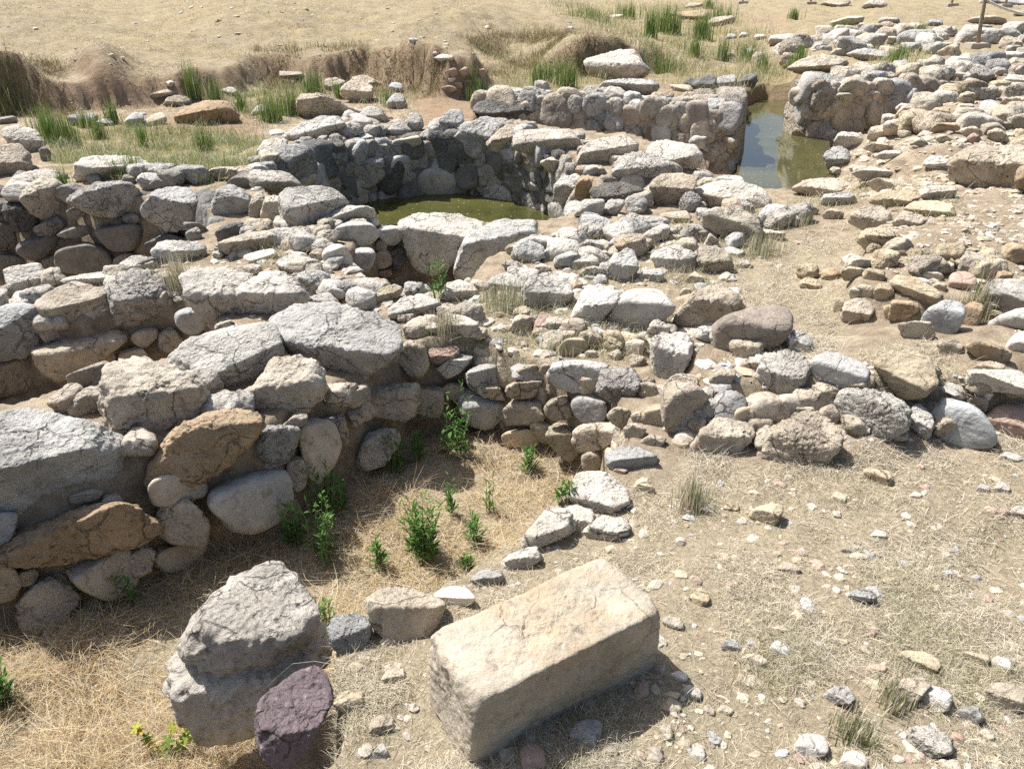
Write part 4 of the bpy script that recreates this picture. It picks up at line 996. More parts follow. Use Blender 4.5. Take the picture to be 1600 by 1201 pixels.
def loose_row(key, pts, n, spread, size, cols, seed, lift=0.3, level=4):
    """loose stones on top of a wall"""
    rr = np.random.default_rng(seed); P = np.array(pts, float); seg = np.diff(P, axis=0); L = np.hypot(seg[:, 0], seg[:, 1]); cum = np.concatenate([[0], np.cumsum(L)])
    for _ in range(n):
        s = rr.uniform(0, cum[-1]); k = int(np.clip(np.searchsorted(cum, s) - 1, 0, len(seg) - 1)); t = seg[k] / L[k]
        x, y = P[k] + t * (s - cum[k]) + np.array([-t[1], t[0]]) * rr.normal(0, spread)
        if tz(x, y) < -0.16 and key not in 'EFQ': continue
        r = size * rr.uniform(0.55, 1.45); sc = np.array([rr.uniform(.8, 1.4), rr.uniform(.7, 1.1), rr.uniform(.5, .8)]) * r
        N = rr.normal(size=(14, 3)); N /= np.linalg.norm(N, axis=1)[:, None]; H = np.linalg.norm(N * sc, axis=1) * rr.uniform(.75, 1, 14) * 0.5
        N = np.vstack([N, [[0, 0, 1], [0, 0, -1], [1, 0, 0], [-1, 0, 0], [0, 1, 0], [0, -1, 0]]]); H = np.concatenate([H, 0.5 * np.repeat(sc[[2, 0, 1]], 2)])
        st = rr.choice(list('ASLALPA')); V, F = planes_to_mesh(N, H, st, level, rr, chips=4)
        o = link('stone', mesh_np('stone', V, F), MATS[st], WALLS[key], (x, y, float(tz(x, y)) + lift * sc[2])); paint(o, rr.choice(list(cols)), rr)
loose_row('E', [(-0.2, 9.35), (1.2, 9.0), (2.35, 8.6)], 60, 0.13, 0.2, 'wgkgb', 31)
loose_row('F', [(3.8, 10.1), (5.0, 10.3), (6.8, 10.2)], 72, 0.4, 0.26, 'bgkbw', 32)
loose_row('H', [(3.6, 7.3), (4.6, 7.2), (5.6, 8.2), (6.3, 9.5)], 85, 0.55, 0.24, 'bybwyb', 33)
loose_row('T', [(-0.6, 4.15), (0.2, 4.3), (0.9, 4.5), (1.6, 5.2)], 70, 0.26, 0.15, 'wkwgb', 34)
loose_row('T', [(0.0, 3.35), (0.6, 3.2), (1.1, 3.1)], 34, 0.12, 0.10, 'bwkyb', 36)
loose_row('C', [(-4.3, 3.95), (-3.2, 3.85), (-2.2, 3.98), (-1.4, 4.0), (-0.7, 3.8)], 66, 0.14, 0.14, 'wkbw', 35)
loose_row('A', [(-1.9, 2.15), (-1.5, 2.45), (-1.1, 2.8), (-0.6, 3.2), (-0.2, 3.5)], 46, 0.12, 0.13, 'bkbwg', 44)
loose_row('N', [(-1.7, 5.0), (-1.2, 4.6), (-0.9, 4.2)], 34, 0.2, 0.14, 'wkb', 45)
loose_row('S', [(0.4, 5.2), (1.0, 5.4), (1.7, 6.0), (1.2, 6.6), (0.5, 7.3)], 54, 0.25, 0.16, 'wkbg', 46)
loose_row('Q', [(4.2, 16), (5.5, 15.5), (7.5, 15.5), (9.5, 19)], 78, 0.9, 0.36, 'bkwgb', 37)
loose_row('J', [(1.75, 4.0), (1.9, 3.6), (2.3, 3.4), (3.0, 3.3)], 40, 0.1, 0.11, 'ybyob', 38)
loose_row('B', [(-0.4, 3.3), (0.1, 3.05), (0.5, 2.85), (0.8, 2.6)], 24, 0.07, 0.10, 'bygb', 39, lift=0.1)
loose_row('B', [(0.85, 2.42), (1.3, 2.5), (1.9, 2.5)], 20, 0.08, 0.10, 'byob', 40, lift=0.2)
loose_row('N', [(-1.15, 5.1), (-0.6, 5.05)], 12, 0.1, 0.12, 'wkb', 41)
loose_row('K', [(-2.15, 6.2), (-2.05, 7.2), (-1.5, 8.0), (-0.5, 8.25), (0.3, 7.9), (0.9, 7.2)], 46, 0.10, 0.17, 'wgkb', 42)
loose_row('D', [(-6.4, 6.2), (-4.6, 6.3), (-3.4, 6.2), (-2.4, 6.1)], 26, 0.25, 0.17, 'wgbk', 43)

# the squared block
def squared_block():
    A = np.array([-.197, 1.258]); B = np.array([-.079, 1.08]); Cc = np.array([.362, 1.345]); mid = (A + Cc) / 2; zt, zb = 0.227, -0.03
    l = (Cc - B) / np.linalg.norm(Cc - B); s = np.array([-l[1], l[0]]); hl = np.linalg.norm(Cc - B) / 2; hs = np.linalg.norm(A - B) / 2
    N = [(l[0], l[1], .03), (-l[0], -l[1], .02), (s[0], s[1], 0), (-s[0], -s[1], -.05), (.02, -.02, 1), (0, 0, -1)]; N = [np.array(n) / np.linalg.norm(n) for n in N]
    H = [hl * 1.04, hl * 1.04, hs * 1.09, hs * 1.09, (zt - zb) / 2, (zt - zb) / 2]
    extra = [((l[0] - s[0], l[1] - s[1], 0.9), 0.965), ((-l[0] - s[0], -l[1] - s[1], .6), 0.965), ((l[0] * .4 - s[0], l[1] * .4 - s[1], 1.2), 0.985), ((-l[0], -l[1], 1), 0.975), ((l[0] + s[0] * .3, l[1] + s[1] * .3, 1.3), .95), ((-l[0] * .5 - s[0], -l[1] * .5 - s[1], -.5), .95), ((s[0], s[1], 1), .97)]
    rr = np.random.default_rng(8)
    def sup(n): return abs(n @ np.append(l, 0)) * hl + abs(n @ np.append(s, 0)) * hs + abs(n[2]) * (zt - zb) / 2
    for e, f in extra:
        n = np.array(e) / np.linalg.norm(e); N.append(n); H.append(sup(n) * f)
    D, F = ICO[7]; q = np.maximum(0, D @ np.array(N).T) / np.array(H); r = (q ** 30).sum(1) ** (-1 / 30)
    V = D * r[:, None]; n_ = 0.006 * fbm(V * 7 + 3, 5, .6) + 0.0022 * fbm(V * 60, 3) - 0.012 * np.maximum(0, fbm(V * 9 + 9, 4) - .30)
    V = V + D * n_[:, None]
    o = link('stone_block', mesh_np('stone_block', V, F), stone_material('coarse_sandstone', 0.25, fine=1.5, speck=0.3), None, (mid[0], mid[1], (zt + zb) / 2)); o.color = (.41, .365, .295, .42)
    tag(o, 'squared sandstone block with sharp edges lying in the foreground', 'stone block')
squared_block()
# ------------------------------------------------------------------ gravel
def gravel(name, label, regions, n, smin, smax, seed, cols):
    rr = np.random.default_rng(seed); D, F = ICO[2]; Vs = []; Fs = []; Cs = []; base = 0; cnt = 0
    while cnt < n:
        y = math.exp(rr.uniform(math.log(1.0), math.log(20))); x = rr.uniform(-0.85, 0.85) * (y + 0.6); z = float(tz(x, y)); u, v = project(x, y, z)
        if not any(poly_sd(np.array([float(u)]), np.array([float(v)]), in_px(g))[0] < 0 for g in regions): continue
        r = smin * (smax / smin) ** (rr.random() ** 2.2) * min(3, max(1, y / 3.5)); sc = np.array([rr.uniform(.8, 1.3), rr.uniform(.7, 1), rr.uniform(.35, .7)]) * r
        V = D * sc * (1 + 0.28 * rr.normal(size=(len(D), 1)) * .5); a = rr.uniform(0, 6.28); ca, sa = math.cos(a), math.sin(a)
        V = np.stack([V[:, 0] * ca - V[:, 1] * sa + x, V[:, 0] * sa + V[:, 1] * ca + y, V[:, 2] + z - 0.05 * sc[2]], 1)
        Vs.append(V); Fs.append(F + base); base += len(V); cnt += 1
        c = np.array(PAL[rr.choice(list(cols))][:3]) * rr.uniform(.75, 1.2); Cs.append(np.repeat(c[None], len(V), 0))
    me = mesh_np(name, np.vstack(Vs), np.vstack(Fs), smooth=False); vcol(me, 'col', np.vstack(Cs))
    tag(link(name, me, M_GRAVEL), label, 'gravel', kind='stuff')
def gravel_material():
    t = NT('gravel_stones'); at = t.n('ShaderNodeAttribute', attribute_name='col'); g = t.n('ShaderNodeNewGeometry'); f = t.noise(g.outputs['Position'], 120, 5, .7)
    t.l(t.mix(1.0, at.outputs['Color'], t.ramp(f, [(.3, .65), (.7, 1.15)]), 'MULTIPLY'), t.b.inputs['Base Color']); t.b.inputs['Roughness'].default_value = .95
    t.l(t.bump(f, .6, .006), t.b.inputs['Normal']); return t.m
M_GRAVEL = gravel_material()
gravel('gravel', 'loose broken stone chips covering the bare ground at right', ['1360,330 1520,310 1640,300 1640,560 1500,450 1380,430', '1300,180 1640,140 1640,300 1300,320', '1440,110 1640,90 1640,150 1440,140'], 2600, .006, .032, 51, 'bbyybbo')
gravel('gravel', 'small pebbles and chips lying in the dry foreground grass', ['560,1230 540,1030 700,920 900,830 980,750 1180,740 1640,720 1640,1230', '1140,560 1150,420 1200,350 1340,380 1320,560'], 1300, .004, .024, 52, 'bbyrgby')
gravel('gravel', 'small chips and crumbs between the boulders on the wall tops', ['0,470 200,420 420,370 560,400 700,470 720,540 560,520 400,540 200,560', '700,480 840,400 1000,370 1180,350 1160,450 1080,560 720,560', '400,300 430,210 560,170 640,190 500,260 450,300', '1040,690 1100,560 1300,560 1640,600 1640,690'], 3600, .007, .05, 53, 'wwkbbgo')
gravel('gravel', 'pebbles and clods strewn over the far plateau and bank', ['-100,-20 1640,-20 1640,60 1100,100 700,100 400,90 100,130 -100,100', '100,130 400,130 460,200 100,210'], 450, .005, .022, 54, 'bbwyk')

# ------------------------------------------------------------------ blades of grass and straw
def blades(name, label, n, sampler, length, width, lie, cols, seed, cat='grass', curl=0.5, clump=0.0):
    rr = np.random.default_rng(seed); X, Y = sampler(rr, n); n = len(X)
    Z = tz(X, Y); L = rr.uniform(length[0], length[1], n) * rr.choice([.6, 1, 1.25], n)
    dist = np.sqrt(X ** 2 + Y ** 2 + 2.5); W = np.maximum(width * rr.uniform(.6, 1.4, n), dist * 0.00042)
    az = rr.uniform(0, 2 * math.pi, n); el = np.clip(rr.normal(lie, 0.30, n), -0.05, 1.5)
    p = np.stack([X, Y, Z + 0.003], 1); pts = [p]; e = el.copy(); a = az.copy(); K = 4
    for k in range(K):
        d = np.stack([np.cos(e) * np.cos(a), np.cos(e) * np.sin(a), np.sin(e)], 1); p = p + d * (L / K)[:, None]
        g = tz(p[:, 0], p[:, 1]) + 0.002; jump = g - p[:, 2]; p[:, 2] = np.where((jump > 0) & (jump < .06), g, p[:, 2]); pts.append(p)
        e = e - curl * rr.uniform(0, 1, n) / K * 2; a = a + rr.normal(0, .28, n)
        e = np.maximum(e, -0.35)
    side = np.stack([-np.sin(az), np.cos(az), rr.normal(0, .4, n)], 1); side /= np.linalg.norm(side, axis=1)[:, None]
    V = np.empty((n, 2 * K + 1, 3))
    for k in range(K):
        w = (W * (1 - 0.55 * k / K))[:, None] * side * 0.5; V[:, 2 * k] = pts[k] - w; V[:, 2 * k + 1] = pts[k] + w
    V[:, 2 * K] = pts[K]
    b = (np.arange(n) * (2 * K + 1))[:, None]; T = []
    for k in range(K - 1):
        T += [b + np.array([[2 * k, 2 * k + 1, 2 * k + 3]]), b + np.array([[2 * k, 2 * k + 3, 2 * k + 2]])]
    T.append(b + np.array([[2 * K - 2, 2 * K - 1, 2 * K]]))
    me = mesh_np(name, V.reshape(-1, 3), np.concatenate(T), smooth=False)
    pal = np.array(cols); c = pal[rr.integers(len(pal), size=n)] * rr.uniform(.7, 1.2, (n, 1)); vcol(me, 'col', np.repeat(c, 2 * K + 1, 0))
    o = link(name, me, M_BLADE); tag(o, label, cat, kind='stuff'); return o
BLOCKED = []
def px_sampler(regions, ymin=0.95, ymax=30, power=1.0, clumps=None, soft=10, wmax=0.86, hole=0.0, zmin=-9, zmax=9):
    polys = [in_px(r) for r in regions]
    def f(rr, n):
        xs = []; ys = []; got = 0
        while got < n:
            m = n * 4; y = (ymin ** (-power) + rr.random(m) * (ymax ** (-power) - ymin ** (-power))) ** (-1 / power); x = rr.uniform(-wmax, wmax, m) * (y + .6)
            if clumps:
                k = fbm(np.stack([x * clumps, y * clumps, 0 * x + 4], 1), 3); keep = rr.random(m) < np.clip(0.45 + 1.7 * k - hole, 0.03, 1); x, y = x[keep], y[keep]
            z = tz(x, y); U, V = project(x, y, z); ok = np.zeros(len(x), bool)
            for p in polys: ok |= poly_sd(U, V, p) < rr.normal(0, soft, len(x))
            ok &= (z > zmin) & (z < zmax)
            xs.append(x[ok]); ys.append(y[ok]); got += ok.sum()
        return np.concatenate(xs)[:n], np.concatenate(ys)[:n]
    return f
STRAW = [(.60, .52, .36), (.66, .59, .43), (.50, .42, .28), (.40, .33, .22), (.70, .63, .48), (.32, .27, .18)]
GOLD = [(.58, .46, .27), (.50, .36, .18), (.64, .53, .33), (.38, .26, .13), (.55, .43, .25), (.28, .19, .10)]
STRAW = [tuple(.8 * a + .2 * (sum(c) / 3) * 1.04 for a in c) for c in STRAW]
OLIVE = [(.27, .27, .13), (.34, .33, .17), (.22, .23, .10), (.40, .37, .21), (.45, .40, .25)]
GREEN = [(.12, .22, .045), (.17, .27, .06), (.22, .30, .09), (.10, .17, .04), (.28, .32, .11)]
FG = '430,1480 530,1030 700,900 900,825 980,745 1180,735 1640,715 1950,720 1950,1480'
blades('dry_grass', 'matted dry straw coloured grass over the foreground ground at right', 185000, px_sampler([FG], ymin=.75, wmax=1.0, ymax=3.2, clumps=3.0, power=1.4, hole=.1), (.012, .055), .0009, .25, STRAW, 61)
blades('grass', 'short olive grass tufts in the dry foreground', 15000, px_sampler([FG], ymax=3.2, clumps=3.2, power=1.4, hole=.5), (.015, .045), .0011, .9, OLIVE + STRAW[:2], 62)
TR = '-200,1010 240,900 450,838 640,712 720,675 900,735 905,780 800,885 640,960 540,1020 430,1150 330,1260 -200,1260'
blades('straw', 'long golden straw lying flat on the trench floor', 42000, px_sampler([TR], ymax=3.4, clumps=2.2, power=1.2, zmax=-.05), (.05, .20), .0013, .12, GOLD + STRAW[:2], 63, 'straw', curl=.35)
blades('dry_grass', 'sparse dry grass on the dirt path and among the edging stones', 16000, px_sampler(['1140,560 1150,420 1200,350 1340,380 1310,470 1300,560 1500,540 1640,640 1300,640', '1090,660 1330,690 1640,690 1640,720 1080,740'], ymin=2, ymax=6, clumps=4), (.02, .08), .0012, .25, STRAW, 64)
blades('dry_grass', 'dry olive grass growing between the stones of the wall tops', 15000, px_sampler(['700,560 720,480 830,400 1000,360 1200,330 1220,370 1130,450 1020,560', '180,450 300,400 420,390 500,420 320,480', '640,540 800,470 860,540 700,580', '1200,300 1420,250 1500,330 1350,360'], ymin=2.5, ymax=9, clumps=2.5, hole=.1, zmin=-.1), (.03, .10), .0013, .8, OLIVE + STRAW[:3], 65)
blades('dry_grass', 'short dry grass covering the far plateau and its banks', 60000, px_sampler(['-200,-60 1700,-60 1700,20 1300,40 1050,100 760,150 640,140 400,130 420,180 100,180 -200,190'], ymin=8, ymax=40, power=.9, clumps=1.1), (.02, .07), .0015, .6, GOLD + OLIVE + STRAW[2:4], 66)
blades('dry_weeds', 'brown dry weeds clinging to the face of the far earth bank', 17000, px_sampler(['400,82 560,76 700,95 690,150 420,140', '720,56 850,50 1050,78 1060,110 760,122', '-60,97 95,102 120,178 -60,180'], ymin=8, ymax=18, power=.6, clumps=1.2, soft=5), (.04, .15), .003, 1.0, [(.20, .14, .075), (.28, .21, .12), (.16, .12, .06), (.34, .27, .16), (.22, .19, .08), (.15, .17, .06)], 69)
blades('green_grass', 'low green and yellow grass in the hollow at upper left', 14000, px_sampler(['60,195 420,200 400,265 320,280 100,270', '330,140 470,130 480,170 400,200'], ymin=6, ymax=14, clumps=1.4), (.05, .16), .0022, 1.1, GREEN + OLIVE + STRAW[:2], 67)
blades('green_grass', 'green and ochre grass filling the far hollow behind the pool', 17000, px_sampler(['770,85 900,80 1040,85 1240,100 1240,140 1100,150 1000,118 900,135 790,150', '860,8 1100,6 1200,50 1180,110 1050,100 960,50', '1360,75 1450,75 1430,112 1365,108', '560,120 660,140 640,175 570,160'], ymin=8, ymax=34, power=.9, clumps=.8), (.06, .22), .003, 1.1, GREEN[:3] + OLIVE + GOLD[:3] + STRAW[:2], 68)

# ------------------------------------------------------------------ separate green plants
def plant_meshes(stems, h, spread, leaf_l, leaf_w, rr, droop=.5, per=11, up=.9, base_leaves=True):
    SV = []; SF = []; LV = []; LF = []; LC = []; sb = lb = 0
    for s in range(stems):
        a = rr.uniform(0, 6.28); p = np.array([rr.normal(0, spread * .35), rr.normal(0, spread * .35), -.01]); H = h * rr.uniform(.6, 1.05); lean = rr.uniform(0, .35) * spread / max(h, .01) * 2
        pts = []; q = p.copy(); K = 6
        for k in range(K + 1):
            pts.append(q.copy()); q = q + np.array([math.cos(a) * lean, math.sin(a) * lean, 1]) * H / K + rr.normal(0, .006, 3) * h * 3
        for k, c in enumerate(pts):
            w = .0022 * (1 - .7 * k / K)
            for j in range(3): SV.append(c + np.array([math.cos(j * 2.1) * w, math.sin(j * 2.1) * w, 0]))
        for k in range(K):
            for j in range(3): SF.append([sb + 3 * k + j, sb + 3 * k + (j + 1) % 3, sb + 3 * k + 3 + (j + 1) % 3, sb + 3 * k + 3 + j])
        sb += 3 * (K + 1)
        for m in range(per):
            t = rr.uniform(.05, 1); i = min(int(t * K), K - 1); c = pts[i] + (pts[i + 1] - pts[i]) * (t * K - i); b = rr.uniform(0, 6.28); e = up * rr.uniform(.5, 1.1)
            l = leaf_l * rr.uniform(.6, 1.2) * (1.15 - .5 * t); w = leaf_w * rr.uniform(.7, 1.2) * (1.1 - .4 * t)
            d = np.array([math.cos(b) * math.cos(e), math.sin(b) * math.cos(e), math.sin(e)]); sd = np.array([-math.sin(b), math.cos(b), 0]); dn = np.array([0, 0, -1.0])
            LV += [c, c + d * l * .4 + sd * w * .5 + dn * 0, c + d * l * .4 - sd * w * .5, c + d * l * .42 + dn * w * .15, c + d * l * .75 + sd * w * .35 + dn * droop * l * .1, c + d * l * .75 - sd * w * .35 + dn * droop * l * .1, c + d * l + dn * droop * l * .28]
            LF += [[lb, lb + 1, lb + 3], [lb, lb + 3, lb + 2], [lb + 1, lb + 4, lb + 3], [lb + 2, lb + 3, lb + 5], [lb + 3, lb + 4, lb + 6], [lb + 3, lb + 6, lb + 5]]
            g = np.array([(.075, .17, .03), (.10, .21, .04), (.055, .125, .025), (.14, .25, .06)][rr.integers(4)]) * rr.uniform(.8, 1.25); LC += [g] * 7; lb += 7
    return SV, SF, LV, LF, LC
M_STEM = plain('green_stem', (.14, .20, .06), .7)
PLANTS = """520,800,75,.10,9,12,leafy dark green plant in shade between two wall boulders
515,872,95,.07,8,12,bright green leafy plant at the shadow edge of trench
462,855,65,.05,5,9,thin green plant left of the bright leafy one in the trench
665,868,105,.07,15,13,tall many stemmed green plant standing alone in the sunny straw
742,850,48,.035,4,8,small green sprig right of the tall many stemmed plant
705,805,60,.02,2,8,single slender sprig above the tall many stemmed plant
765,800,60,.02,2,7,slender sprig at the upper right of the trench straw
595,888,48,.025,4,6,little sprig left below the tall many stemmed plant
715,712,95,.07,7,10,tall dark green plant in the inner corner of the walls
622,740,75,.04,5,9,green plant beside the leaning flat slab in the trench
655,722,48,.03,3,8,small plant between the flat slab and the inner corner
825,735,36,.03,4,9,small leafy plant at the foot of low beige wall
730,893,34,.02,3,6,tiny sprig near the white rocks on the trench edge
190,945,60,.05,4,7,sparse green plant in shade at the foot of the left wall
5,1108,50,.04,5,9,green plant cut by left edge in the shaded trench
690,470,60,.06,5,6,thin dark plant growing in the pit under the white boulder
880,782,30,.03,3,6,small green leaves tucked behind the cracked white rock
505,985,50,.04,4,6,short green grass blades behind the foreground boulder"""
for i, ln in enumerate(PLANTS.splitlines()):
    u, v, hp, spd, ns, per, lab = ln.split(',', 6); h3 = hit(float(u), float(v)); sc = np.linalg.norm(h3 - [0, 0, CAMZ]) / FPX; hh = float(hp) * sc / .93
    rr = np.random.default_rng(300 + i); SV, SF, LV, LF, LC = plant_meshes(int(int(ns) * 1.6) + 1, hh * rr.uniform(1.05, 1.25), float(spd) * 1.15, rr.uniform(.04, .06), rr.uniform(.007, .012), rr, per=int(per) + 5)
    e = empty('green_plant', h3, lab, 'plant')
    link('stem', mesh_np('stem', SV, SF), M_STEM, e, h3); me = mesh_np('leaves', LV, LF, smooth=False); vcol(me, 'col', np.array(LC)); link('leaves', me, M_BLADE, e, h3)
# the vine with lobed leaves at the bottom left
def vine():
    h3 = hit(262, 1192); e = empty('vine', h3, 'yellow green creeping vine with lobed leaves under the foreground boulder', 'vine'); rr = np.random.default_rng(7)
    SV = []; SF = []; LV = []; LF = []; LC = []; lb = sb = 0
    for s in range(5):
        a = rr.uniform(0.2, 2.4); q = np.array([0.0, 0, 0]); pts = []
        for k in range(9): pts.append(q.copy()); q = q + np.array([math.cos(a) * .02, math.sin(a) * .006, .017 * rr.uniform(.3, 1.3)]); a += rr.normal(0, .3)
        for c in pts:
            for j in range(3): SV.append(c + np.array([math.cos(j * 2.1), math.sin(j * 2.1), 0]) * .0013)
        for k in range(8):
            for j in range(3): SF.append([sb + 3 * k + j, sb + 3 * k + (j + 1) % 3, sb + 3 * k + 3 + (j + 1) % 3, sb + 3 * k + 3 + j])
        sb += 27
        for c in pts[1::1]:
            if rr.random() < .25: continue
            nrm = np.array([rr.normal(0, .4), -.5 + rr.normal(0, .3), .8]); nrm /= np.linalg.norm(nrm); x = np.cross(nrm, [0.3, .9, .2]); x /= np.linalg.norm(x); y = np.cross(nrm, x); r = rr.uniform(.012, .026); a0 = rr.uniform(0, 6.28)
            LV.append(c + nrm * .004); m = 20
            for j in range(m):
                t = j / m * 6.283; ra = r * (0.72 + .28 * math.cos(5 * t) + .08 * math.cos(15 * t)); LV.append(c + nrm * .004 + (x * math.cos(t + a0) + y * math.sin(t + a0)) * ra + nrm * rr.normal(0, .001))
            LF += [[lb, lb + 1 + j, lb + 1 + (j + 1) % m] for j in range(m)]; lb += m + 1
            g = np.array([(.20, .29, .03), (.34, .36, .05), (.13, .22, .03), (.40, .30, .06)][rr.integers(4)]); LC += [g] * (m + 1)
    link('stem', mesh_np('stem', SV, SF), M_STEM, e, h3); me = mesh_np('leaves', LV, LF, smooth=False); vcol(me, 'col', np.array(LC)); link('leaves', me, M_BLADE, e, h3)
vine()
# reeds: each tuft a thing
def tuft(u, v, hp, wp, label, i, dry=False):
    h3 = hit(u, v); sc = np.linalg.norm(h3 - [0, 0, CAMZ]) / FPX; h = hp * sc; w = wp * sc * .5; rr = np.random.default_rng(500 + i); n = int(min(260, 60 + wp * hp * .12)); V = []; F = []; Cc = []; b = 0
    for k in range(n):
        x, y = rr.normal(0, w * .5), rr.normal(0, w * .5); z = float(tz(h3[0] + x, h3[1] + y)) - h3[2]; a = rr.uniform(0, 6.28); L = h * rr.uniform(.45, 1.1); ln = rr.uniform(0, .28); wd = max(.003, sc * .7) * rr.uniform(.7, 1.3); sd = np.array([-math.sin(a), math.cos(a), 0]) * wd * .5
        p0 = np.array([x, y, z]); p1 = p0 + np.array([math.cos(a) * ln * .35, math.sin(a) * ln * .35, .55]) * L; p2 = p0 + np.array([math.cos(a) * ln, math.sin(a) * ln, 1]) * L
        V += [p0 - sd, p0 + sd, p1 - sd * .8, p1 + sd * .8, p2]; F += [[b, b + 1, b + 3], [b, b + 3, b + 2], [b + 2, b + 3, b + 4]]; b += 5
        g = np.array([GREEN, STRAW][1 if rr.random() < (.75 if dry else .10) else 0][rr.integers(5)]) * rr.uniform(.75, 1.2); Cc += [g] * 5
    me = mesh_np('reed_tuft', V, F, smooth=False); vcol(me, 'col', np.array(Cc)); tag(link('reed_tuft', me, M_BLADE, None, h3), label, 'reeds', 'green reed tufts in the far hollows')
TUFTS = """80,220,50,34,bright green reed tuft beside the rock pile at the left edge
105,225,40,30,green reed tuft behind the flat sunlit slab at left
25,170,22,40,low dark green weeds under the shaded left bank
178,195,34,16,narrow reed tuft left of the grey stone in the hollow
135,200,26,22,reed tuft before the blue grey stone at upper left
158,218,30,20,small reed tuft above the long low white rock
305,155,46,20,tall reed tuft behind the left end of the long ochre boulder
337,158,34,26,reed tuft behind the right end of the long ochre boulder
378,175,34,20,reed tuft beside the smallest pale stone at upper left
210,275,36,28,reed tuft growing in front of long low white rock
182,280,28,14,thin reed tuft left end of the long low white rock
105,302,38,16,yellow green reed tuft between the flat slab and pale boulder
225,228,32,16,reed tuft below the oval stone in the hollow
350,270,20,30,short tuft behind the grey wedge stone at left
320,235,36,24,dull green tuft in the middle of the left hollow
425,190,44,34,reed tuft left of the pitted triangular block
455,180,44,22,reed tuft touching the pitted triangular block
490,145,34,36,dense reed tuft behind the pitted triangular block
530,155,24,14,reed tuft between triangular block and beige squared block
607,165,24,20,small tuft beside the dark lumpy stone behind the cistern
743,150,26,34,dark green tuft under the reddish stone stub
840,135,36,20,left one of two reed tufts before the grassy bank
885,138,44,30,right one of two reed tufts before the grassy bank
855,130,34,26,tuft between the two reed tufts before the grassy bank
1015,60,45,20,tall reeds left of the short squared block in far hollow
1035,50,40,24,tall reeds in front of the short squared block
980,30,24,40,reeds around the pale slab in the far hollow
920,28,16,60,low reeds at the left end of the far hollow
1050,55,40,26,reeds below the long squared ashlar block
1095,62,40,30,densest reeds right below the long squared ashlar block
1125,35,26,36,reeds along the ledge right of the ashlar block
1107,14,16,14,lone reeds behind the ashlar block
1165,98,26,32,round green tuft on the back bank of the pool
1130,95,34,20,reeds left of the round green tuft
1085,90,30,18,reeds on the slope behind the dark rocks row
1190,115,30,20,tuft over the dark rocks at the pool's back
1245,98,24,28,bright green bush beside the long low tilted rock
1315,55,18,30,green tuft among stones of the collapsed far wall
1400,98,26,26,light green tuft behind the long dark grey boulder
1430,70,28,22,green tuft right of the flat white slab far right
1240,30,16,16,small tuft near the far fence feet
1035,115,26,50,dark green tuft at the base of the grassy bank
985,120,26,40,dark tuft right of the large pale undercut rock"""
for i, ln in enumerate(TUFTS.splitlines()):
    u, v, hp, wp, lab = ln.split(',', 4); tuft(float(u), float(v), float(hp), float(wp), lab, i)
TUFTS2 = """1080,790,45,50,olive grass tuft in the foreground right of the cracked white rocks
790,480,45,70,dry olive tuft beside the leftmost round boulder
1190,395,30,60,olive tuft at the foot of the cracked brown boulder
700,520,40,50,dry tuft between the outcrop and the crumbling pale stone
280,455,60,40,dry grass tuft between two pale boulders of the second wall
1330,1150,34,60,olive tuft beside the smooth greenish stone
1395,1100,30,50,olive tuft left of the brown flat stone
880,550,30,60,dry twiggy tuft under the tall narrow boulder
840,170,10,10,dry wisp before the small stone wall
1520,500,45,40,dry tuft leaning on the smooth blue grey oval boulder
1240,350,24,60,olive tuft along the dirt path's upper end"""
for i, ln in enumerate(TUFTS2.splitlines()):
    u, v, hp, wp, lab = ln.split(',', 4); tuft(float(u), float(v), float(hp), float(wp), lab, 100 + i, True)
for o in C.objects:
    if o.name.startswith('reed_tuft') and int(o.name[10:] or 0) >= len(TUFTS.splitlines()):
        o['category'] = 'grass tuft'; o['group'] = 'dry grass tufts between the stones'; o.name = 'grass_tuft'

# ------------------------------------------------------------------ rope barrier
M_WOOD = plain('weathered_wood', (.27, .215, .155), .85, 30, .4); M_CONC = plain('concrete_foot', (.36, .31, .26), .9, 40); M_ROPE = plain('white_rope', (.62, .60, .55), .8, 60, .15)
def tube(pts, rad, n=8):
    pts = [np.array(p, float) for p in pts]; V = []; F = []
    for i, p in enumerate(pts):
        d = pts[min(i + 1, len(pts) - 1)] - pts[max(i - 1, 0)]; d /= np.linalg.norm(d); a = np.cross(d, [0.1, 0.2, 1] if abs(d[2]) < .9 else [1, 0, 0]); a /= np.linalg.norm(a); b = np.cross(d, a)
        r = rad[i] if hasattr(rad, '__len__') else rad
        for j in range(n): t = j / n * 6.2832; V.append(p + (a * math.cos(t) + b * math.sin(t)) * r)
    for i in range(len(pts) - 1):
        for j in range(n): F.append([i * n + j, i * n + (j + 1) % n, (i + 1) * n + (j + 1) % n, (i + 1) * n + j])
    m = len(V); V += [pts[0], pts[-1]]; k = (len(pts) - 1) * n
    for j in range(n): F.append([m, (j + 1) % n, j, m]); F.append([m + 1, k + j, k + (j + 1) % n, m + 1])
    return V, F
def tri_mesh(name, V, F):
    me = bpy.data.meshes.new(name); me.from_pydata([tuple(v) for v in V], [], [tuple(dict.fromkeys(f)) for f in F]); me.update()
    for p in me.polygons: p.use_smooth = True
    return me
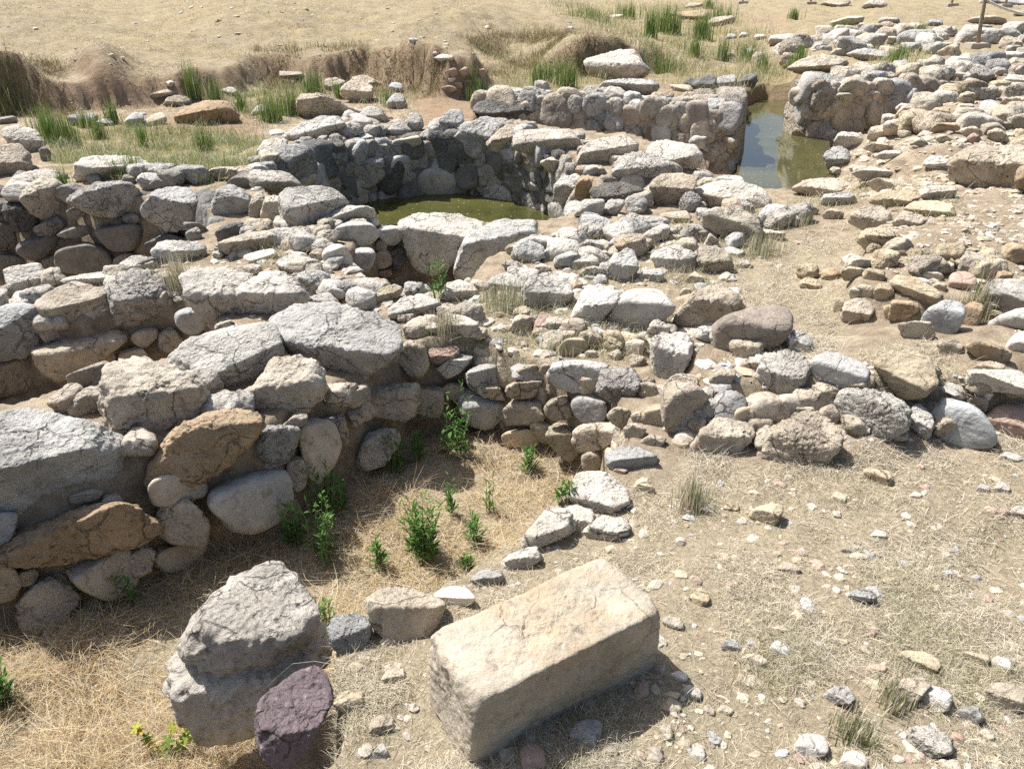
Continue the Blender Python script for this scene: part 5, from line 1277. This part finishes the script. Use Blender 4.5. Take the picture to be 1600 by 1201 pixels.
def fence_post(p, label, tilt=0.0):
    e = empty('fence_post', p, label, 'fence post', 'posts of the rope barrier')
    V, F = tube([(0, 0, .04), (tilt * .5, 0, .45), (tilt, 0, .86), (tilt, 0, .90)], [.036, .034, .032, .026], 12)
    link('pole', tri_mesh('pole', V, F), M_WOOD, e, p)
    bm = bmesh.new(); bmesh.ops.create_cube(bm, size=1); bmesh.ops.scale(bm, vec=(.36, .3, .1), verts=bm.verts); bmesh.ops.translate(bm, vec=(0, 0, .03), verts=bm.verts); bmesh.ops.bevel(bm, geom=bm.edges[:], offset=.012, segments=2, affect='EDGES')
    me = bpy.data.meshes.new('foot'); bm.to_mesh(me); bm.free(); link('foot', me, M_CONC, e, p)
    V, F = tube([(tilt - .02, -.045, .80), (tilt, -.06, .80), (tilt + .02, -.045, .80)], .012, 6); link('eyelet', tri_mesh('eyelet', V, F), M_ROPE, e, p)
    return Vector(p) + Vector((tilt, 0, .8))
def rope(a, b, sag, label):
    pts = []
    for i in range(17):
        t = i / 16; q = a.lerp(b, t); pts.append((q.x - a.x, q.y - a.y, q.z - a.z - sag * 4 * t * (1 - t)))
    V, F = tube(pts, .022, 7); tag(link('rope', tri_mesh('rope', V, F), M_ROPE, None, a), label, 'rope', 'ropes of the barrier')
pA = hit(1526, 75); pB = pA + np.array([2.3, -.3, 0]); pB[2] = tz(pB[0], pB[1])
tA = fence_post(pA, 'weathered wooden rope barrier post on concrete foot at upper right', -.1); tB = fence_post(pB, 'rope barrier post outside the right edge of the photograph')
rope(tA, tB, .28, 'white rope sagging from the wooden post to the right edge')
back = []
for u, lab in ((1160, 'far barrier post foot at the top edge, first from the left'), (1266, 'far barrier post foot at the top edge, second from the left'), (1371, 'far barrier post foot at the top edge, third from the left'), (1486, 'far barrier post foot at the top edge, fourth from the left'), (1570, 'far barrier post foot at the top edge, last towards the right')):
    q = hit(u, 6 + (u - 1160) * .012); back.append(fence_post(q, lab))
for i in range(0): rope(back[i], back[i + 1], .2, ['first', 'second', 'third', 'last'][i] + ' span of far barrier rope counted from the left above the top edge')
print('top-level stones', n_top, 'objects', len(C.objects))
# walls of more than 100 stones: the 100 that show largest stay parts, the small rest becomes one part
def gather_rest(w):
    ch = [c for c in C.objects if c.parent == w]
    if len(ch) <= 100: return
    def size(o):
        p = np.array(w.location) + np.array(o.location); co = np.empty(len(o.data.vertices) * 3); o.data.vertices.foreach_get('co', co); co = co.reshape(-1, 3)
        return (np.ptp(co, 0) ** 2).sum() ** .5 / np.linalg.norm(p - [0, 0, CAMZ])
    ch.sort(key=size, reverse=True); rest = ch[99:]; Vs = []; Fs = []; base = 0
    for o in rest:
        me = o.data; co = np.empty(len(me.vertices) * 3); me.vertices.foreach_get('co', co); f = np.empty(len(me.loops), np.int32); me.loops.foreach_get('vertex_index', f)
        Vs.append(co.reshape(-1, 3) + np.array(o.location)); Fs.append(f.reshape(-1, 3) + base); base += len(me.vertices)
    col = np.mean([tuple(o.color) for o in rest], 0)
    for o in rest: bpy.data.objects.remove(o)
    r = link('small_stones', mesh_np('small_stones', np.vstack(Vs), np.vstack(Fs)), M_STONE); r.parent = w; r.color = col; r['kind'] = 'stuff'
for w in list(WALLS.values()): gather_rest(w)
